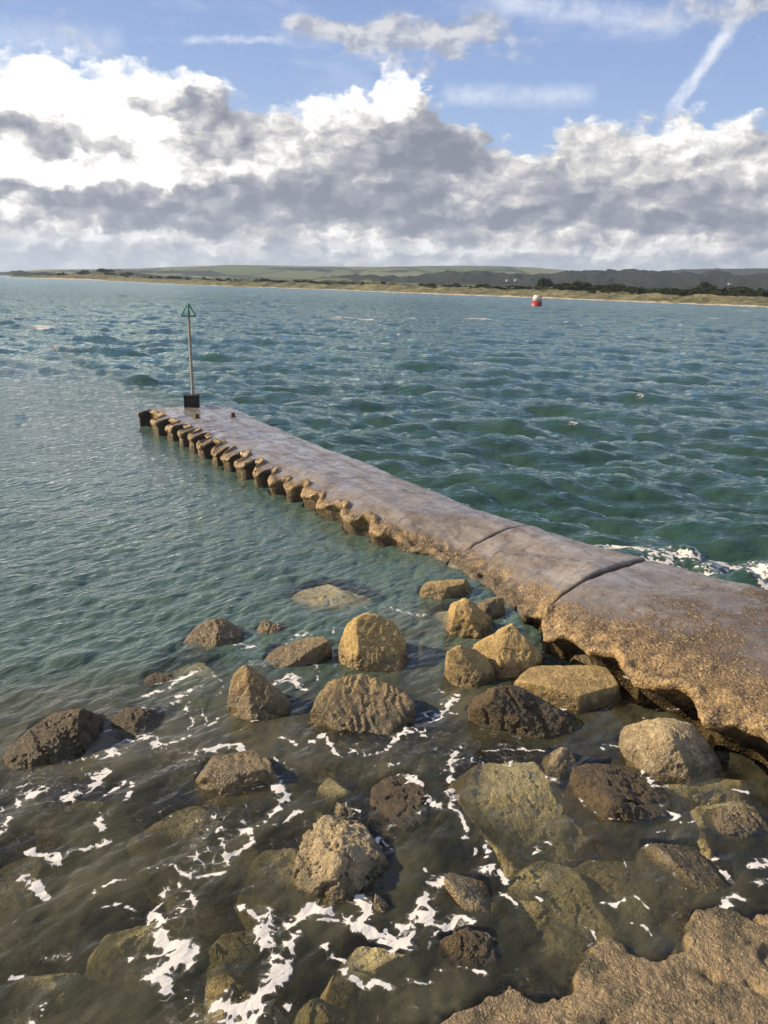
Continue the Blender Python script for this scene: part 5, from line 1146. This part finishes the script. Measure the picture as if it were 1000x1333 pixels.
TREES = [
 (708, 362.5, 17, 55, 'round dark tree standing tallest just above the buoy'), (738, 369, 26, 60, 'broad low dark tree right of the round one above the buoy'), (757, 367, 22, 62, 'dark bushy tree fourth in the clump right of the buoy'),
 (782, 371.5, 24, 58, 'wide dark tree at the left start of the long right hand clump'), (804, 370, 20, 62, 'upright dark tree beside the wide one in the right hand clump'), (826, 374, 26, 60, 'low spreading tree in the middle of the right hand clump'),
 (850, 378, 18, 58, 'short pale green tree in the dip of the right hand clump'), (875, 375.5, 22, 58, 'dark tree left of the tall flat topped tree'), (892, 378, 16, 50, 'small dark tree in front of the tall flat topped tree'), (917, 368, 24, 66, 'tall flat topped dark tree standing above the right hand clump'),
 (905, 377, 26, 50, 'lighter rounded tree below the tall flat topped tree'), (940, 377, 22, 56, 'rounded dark tree right of the tall flat topped tree'), (962, 373.5, 26, 62, 'wind bent dark tree, second from the right edge'), (955, 381, 18, 48, 'low dark tree crouching under the wind bent tree'),
 (990, 380, 28, 58, 'broad tree cut by the right edge of the shore'), (1020, 379, 28, 60, 'dark tree just past the right edge of the shore'),
 (560, 369, 11, 50, 'small round dark tree near the middle of the beach'), (592, 369.5, 16, 52, 'dark flat tree between the middle of the beach and the buoy'), (628, 370, 18, 55, 'dark spreading tree left of the buoy'), (645, 374, 20, 50, 'low dark tree next to the spreading one left of the buoy'), (604, 373.5, 12, 48, 'little dark tree beside the flat one'),
 (533, 371, 13, 52, 'dark low tree left of the small round one'), (510, 371.5, 14, 52, 'dark low tree at the centre of the spit'), (672, 376, 22, 50, 'dark thicket tree just left of the round tree by the buoy'), (686, 376, 16, 52, 'dark tree touching the round tree by the buoy'),
 (346, 363.5, 14, 55, 'taller dark tree halfway along the left part of the spit'), (228, 359.5, 12, 60, 'lone dark tree on the far left of the spit'), (320, 364.5, 12, 55, 'dark tree left of the taller halfway tree'), (300, 365, 12, 55, 'low dark tree, second left of the taller halfway tree'), (270, 363.5, 14, 55, 'low dark tree between the lone tree and the halfway trees'),
 (368, 366.5, 12, 55, 'dark tree right of the taller halfway tree'), (390, 367.5, 14, 55, 'low dark tree at the dark patch right of the halfway trees'), (440, 369, 10, 55, 'dark tree among scrub left of the centre'), (465, 370, 10, 52, 'dark tree among scrub nearest the centre from the left'),
]
for k, (px, tp, wp, inl, lab) in enumerate(TREES): tree(px, tp - 0.6, wp * 1.35, inl, lab, k)
rb = random.Random(5)
for k in range(235):
    px = rb.uniform(80, 1010); inl = rb.uniform(24, 75)
    if k >= 190: px = rb.uniform(695, 1010); inl = rb.uniform(40, 62)
    q = shore_at_px(px, inl); gz = ground_z(*q); dist = math.hypot(q[0], q[1])
    hpx = rb.uniform(2.4, 5.5) * (1.0 if px > 480 else 0.75)
    if k >= 190: hpx = rb.uniform(5.5, 9)
    H = hpx / F * dist; W = rb.uniform(6, 15) / F * dist * (1.0 if px > 400 else 0.8)
    dark_ = rb.random() < 0.55 or k >= 190
    o = link('bush', (protoB if dark_ else protoG)[k % 4], None, None, (float(q[0]), float(q[1]), gz - .2))
    o.scale = (W / 5.8, W / 5.8, H / 2.9); o.rotation_euler = (0, 0, k * 1.7)
    tag(o, 'low dark shrub in the scrub belt behind the far beach' if dark_ else 'low olive shrub in the scrub belt behind the far beach', 'bush', 'dark shrubs on the far dunes' if dark_ else 'olive shrubs on the far dunes')

# small white houses in the woods
M['wall'] = simple_mat('white_render', (0.36, 0.35, 0.33), 0.8, 0, .1, 2); M['roofm'] = simple_mat('slate', (0.16, 0.14, 0.14), 0.8, 0, .2, 2)
hill_r = rg
def hill_pt(px, rr):
    d = ray(px, 366); a = math.atan2(d[0], d[1]); x, y = math.sin(a) * rr, math.cos(a) * rr
    k = np.argmin((hx - x) ** 2 + (hy - y) ** 2); return x, y, float(HZ[k])
for (px, rr, lab) in ((661, 1960, 'white house on the wooded slope, leftmost of the tiny pair'), (672, 1980, 'white house on the wooded slope, right of the tiny pair'), (951, 2000, 'pale lone house on the dark slope at the far right')):
    x, y, z = hill_pt(px, rr)
    r0 = empty('house', (x, y, z + 1.0), 0.3); tag(r0, lab, 'house', 'houses in the far woods')
    bm = bmesh.new(); box(bm, (0, 0, 1.2), (8, 6, 4)); bm_obj('wall', bm, M['wall'], r0)
    bm = bmesh.new()
    vs = [bm.verts.new(p_) for p_ in ((-4.4, -3.4, 3.21), (4.4, -3.4, 3.21), (4.4, 3.4, 3.21), (-4.4, 3.4, 3.21), (-4.4, 0, 5.6), (4.4, 0, 5.6))]
    for f_ in ((0, 1, 5, 4), (2, 3, 4, 5), (0, 4, 3), (1, 2, 5), (3, 2, 1, 0)): bm.faces.new([vs[i] for i in f_])
    bm_obj('roof', bm, M['roofm'], r0)

hm, ht, hout = new_mat('sea_air')
hv = ht.node('ShaderNodeVolumePrincipled', Density=0.9e-4, Anisotropy=0.2)
ht.put(hv.inputs['Color'], (0.60, 0.74, 0.97)); ht.l.new(hv.outputs[0], hout.inputs['Volume'])
bm = bmesh.new(); box(bm, (0, 2900, 145), (13000, 8200, 310))
tag(bm_obj('haze', bm, hm), kind='stuff')
SC.cycles.volume_bounces = 0
SC.cycles.max_bounces = 5; SC.cycles.diffuse_bounces = 2; SC.cycles.glossy_bounces = 3; SC.cycles.transparent_max_bounces = 8
SC.cycles.use_adaptive_sampling = True; SC.cycles.adaptive_threshold = 0.018; SC.cycles.adaptive_min_samples = 16
SC.cycles.use_denoising = True
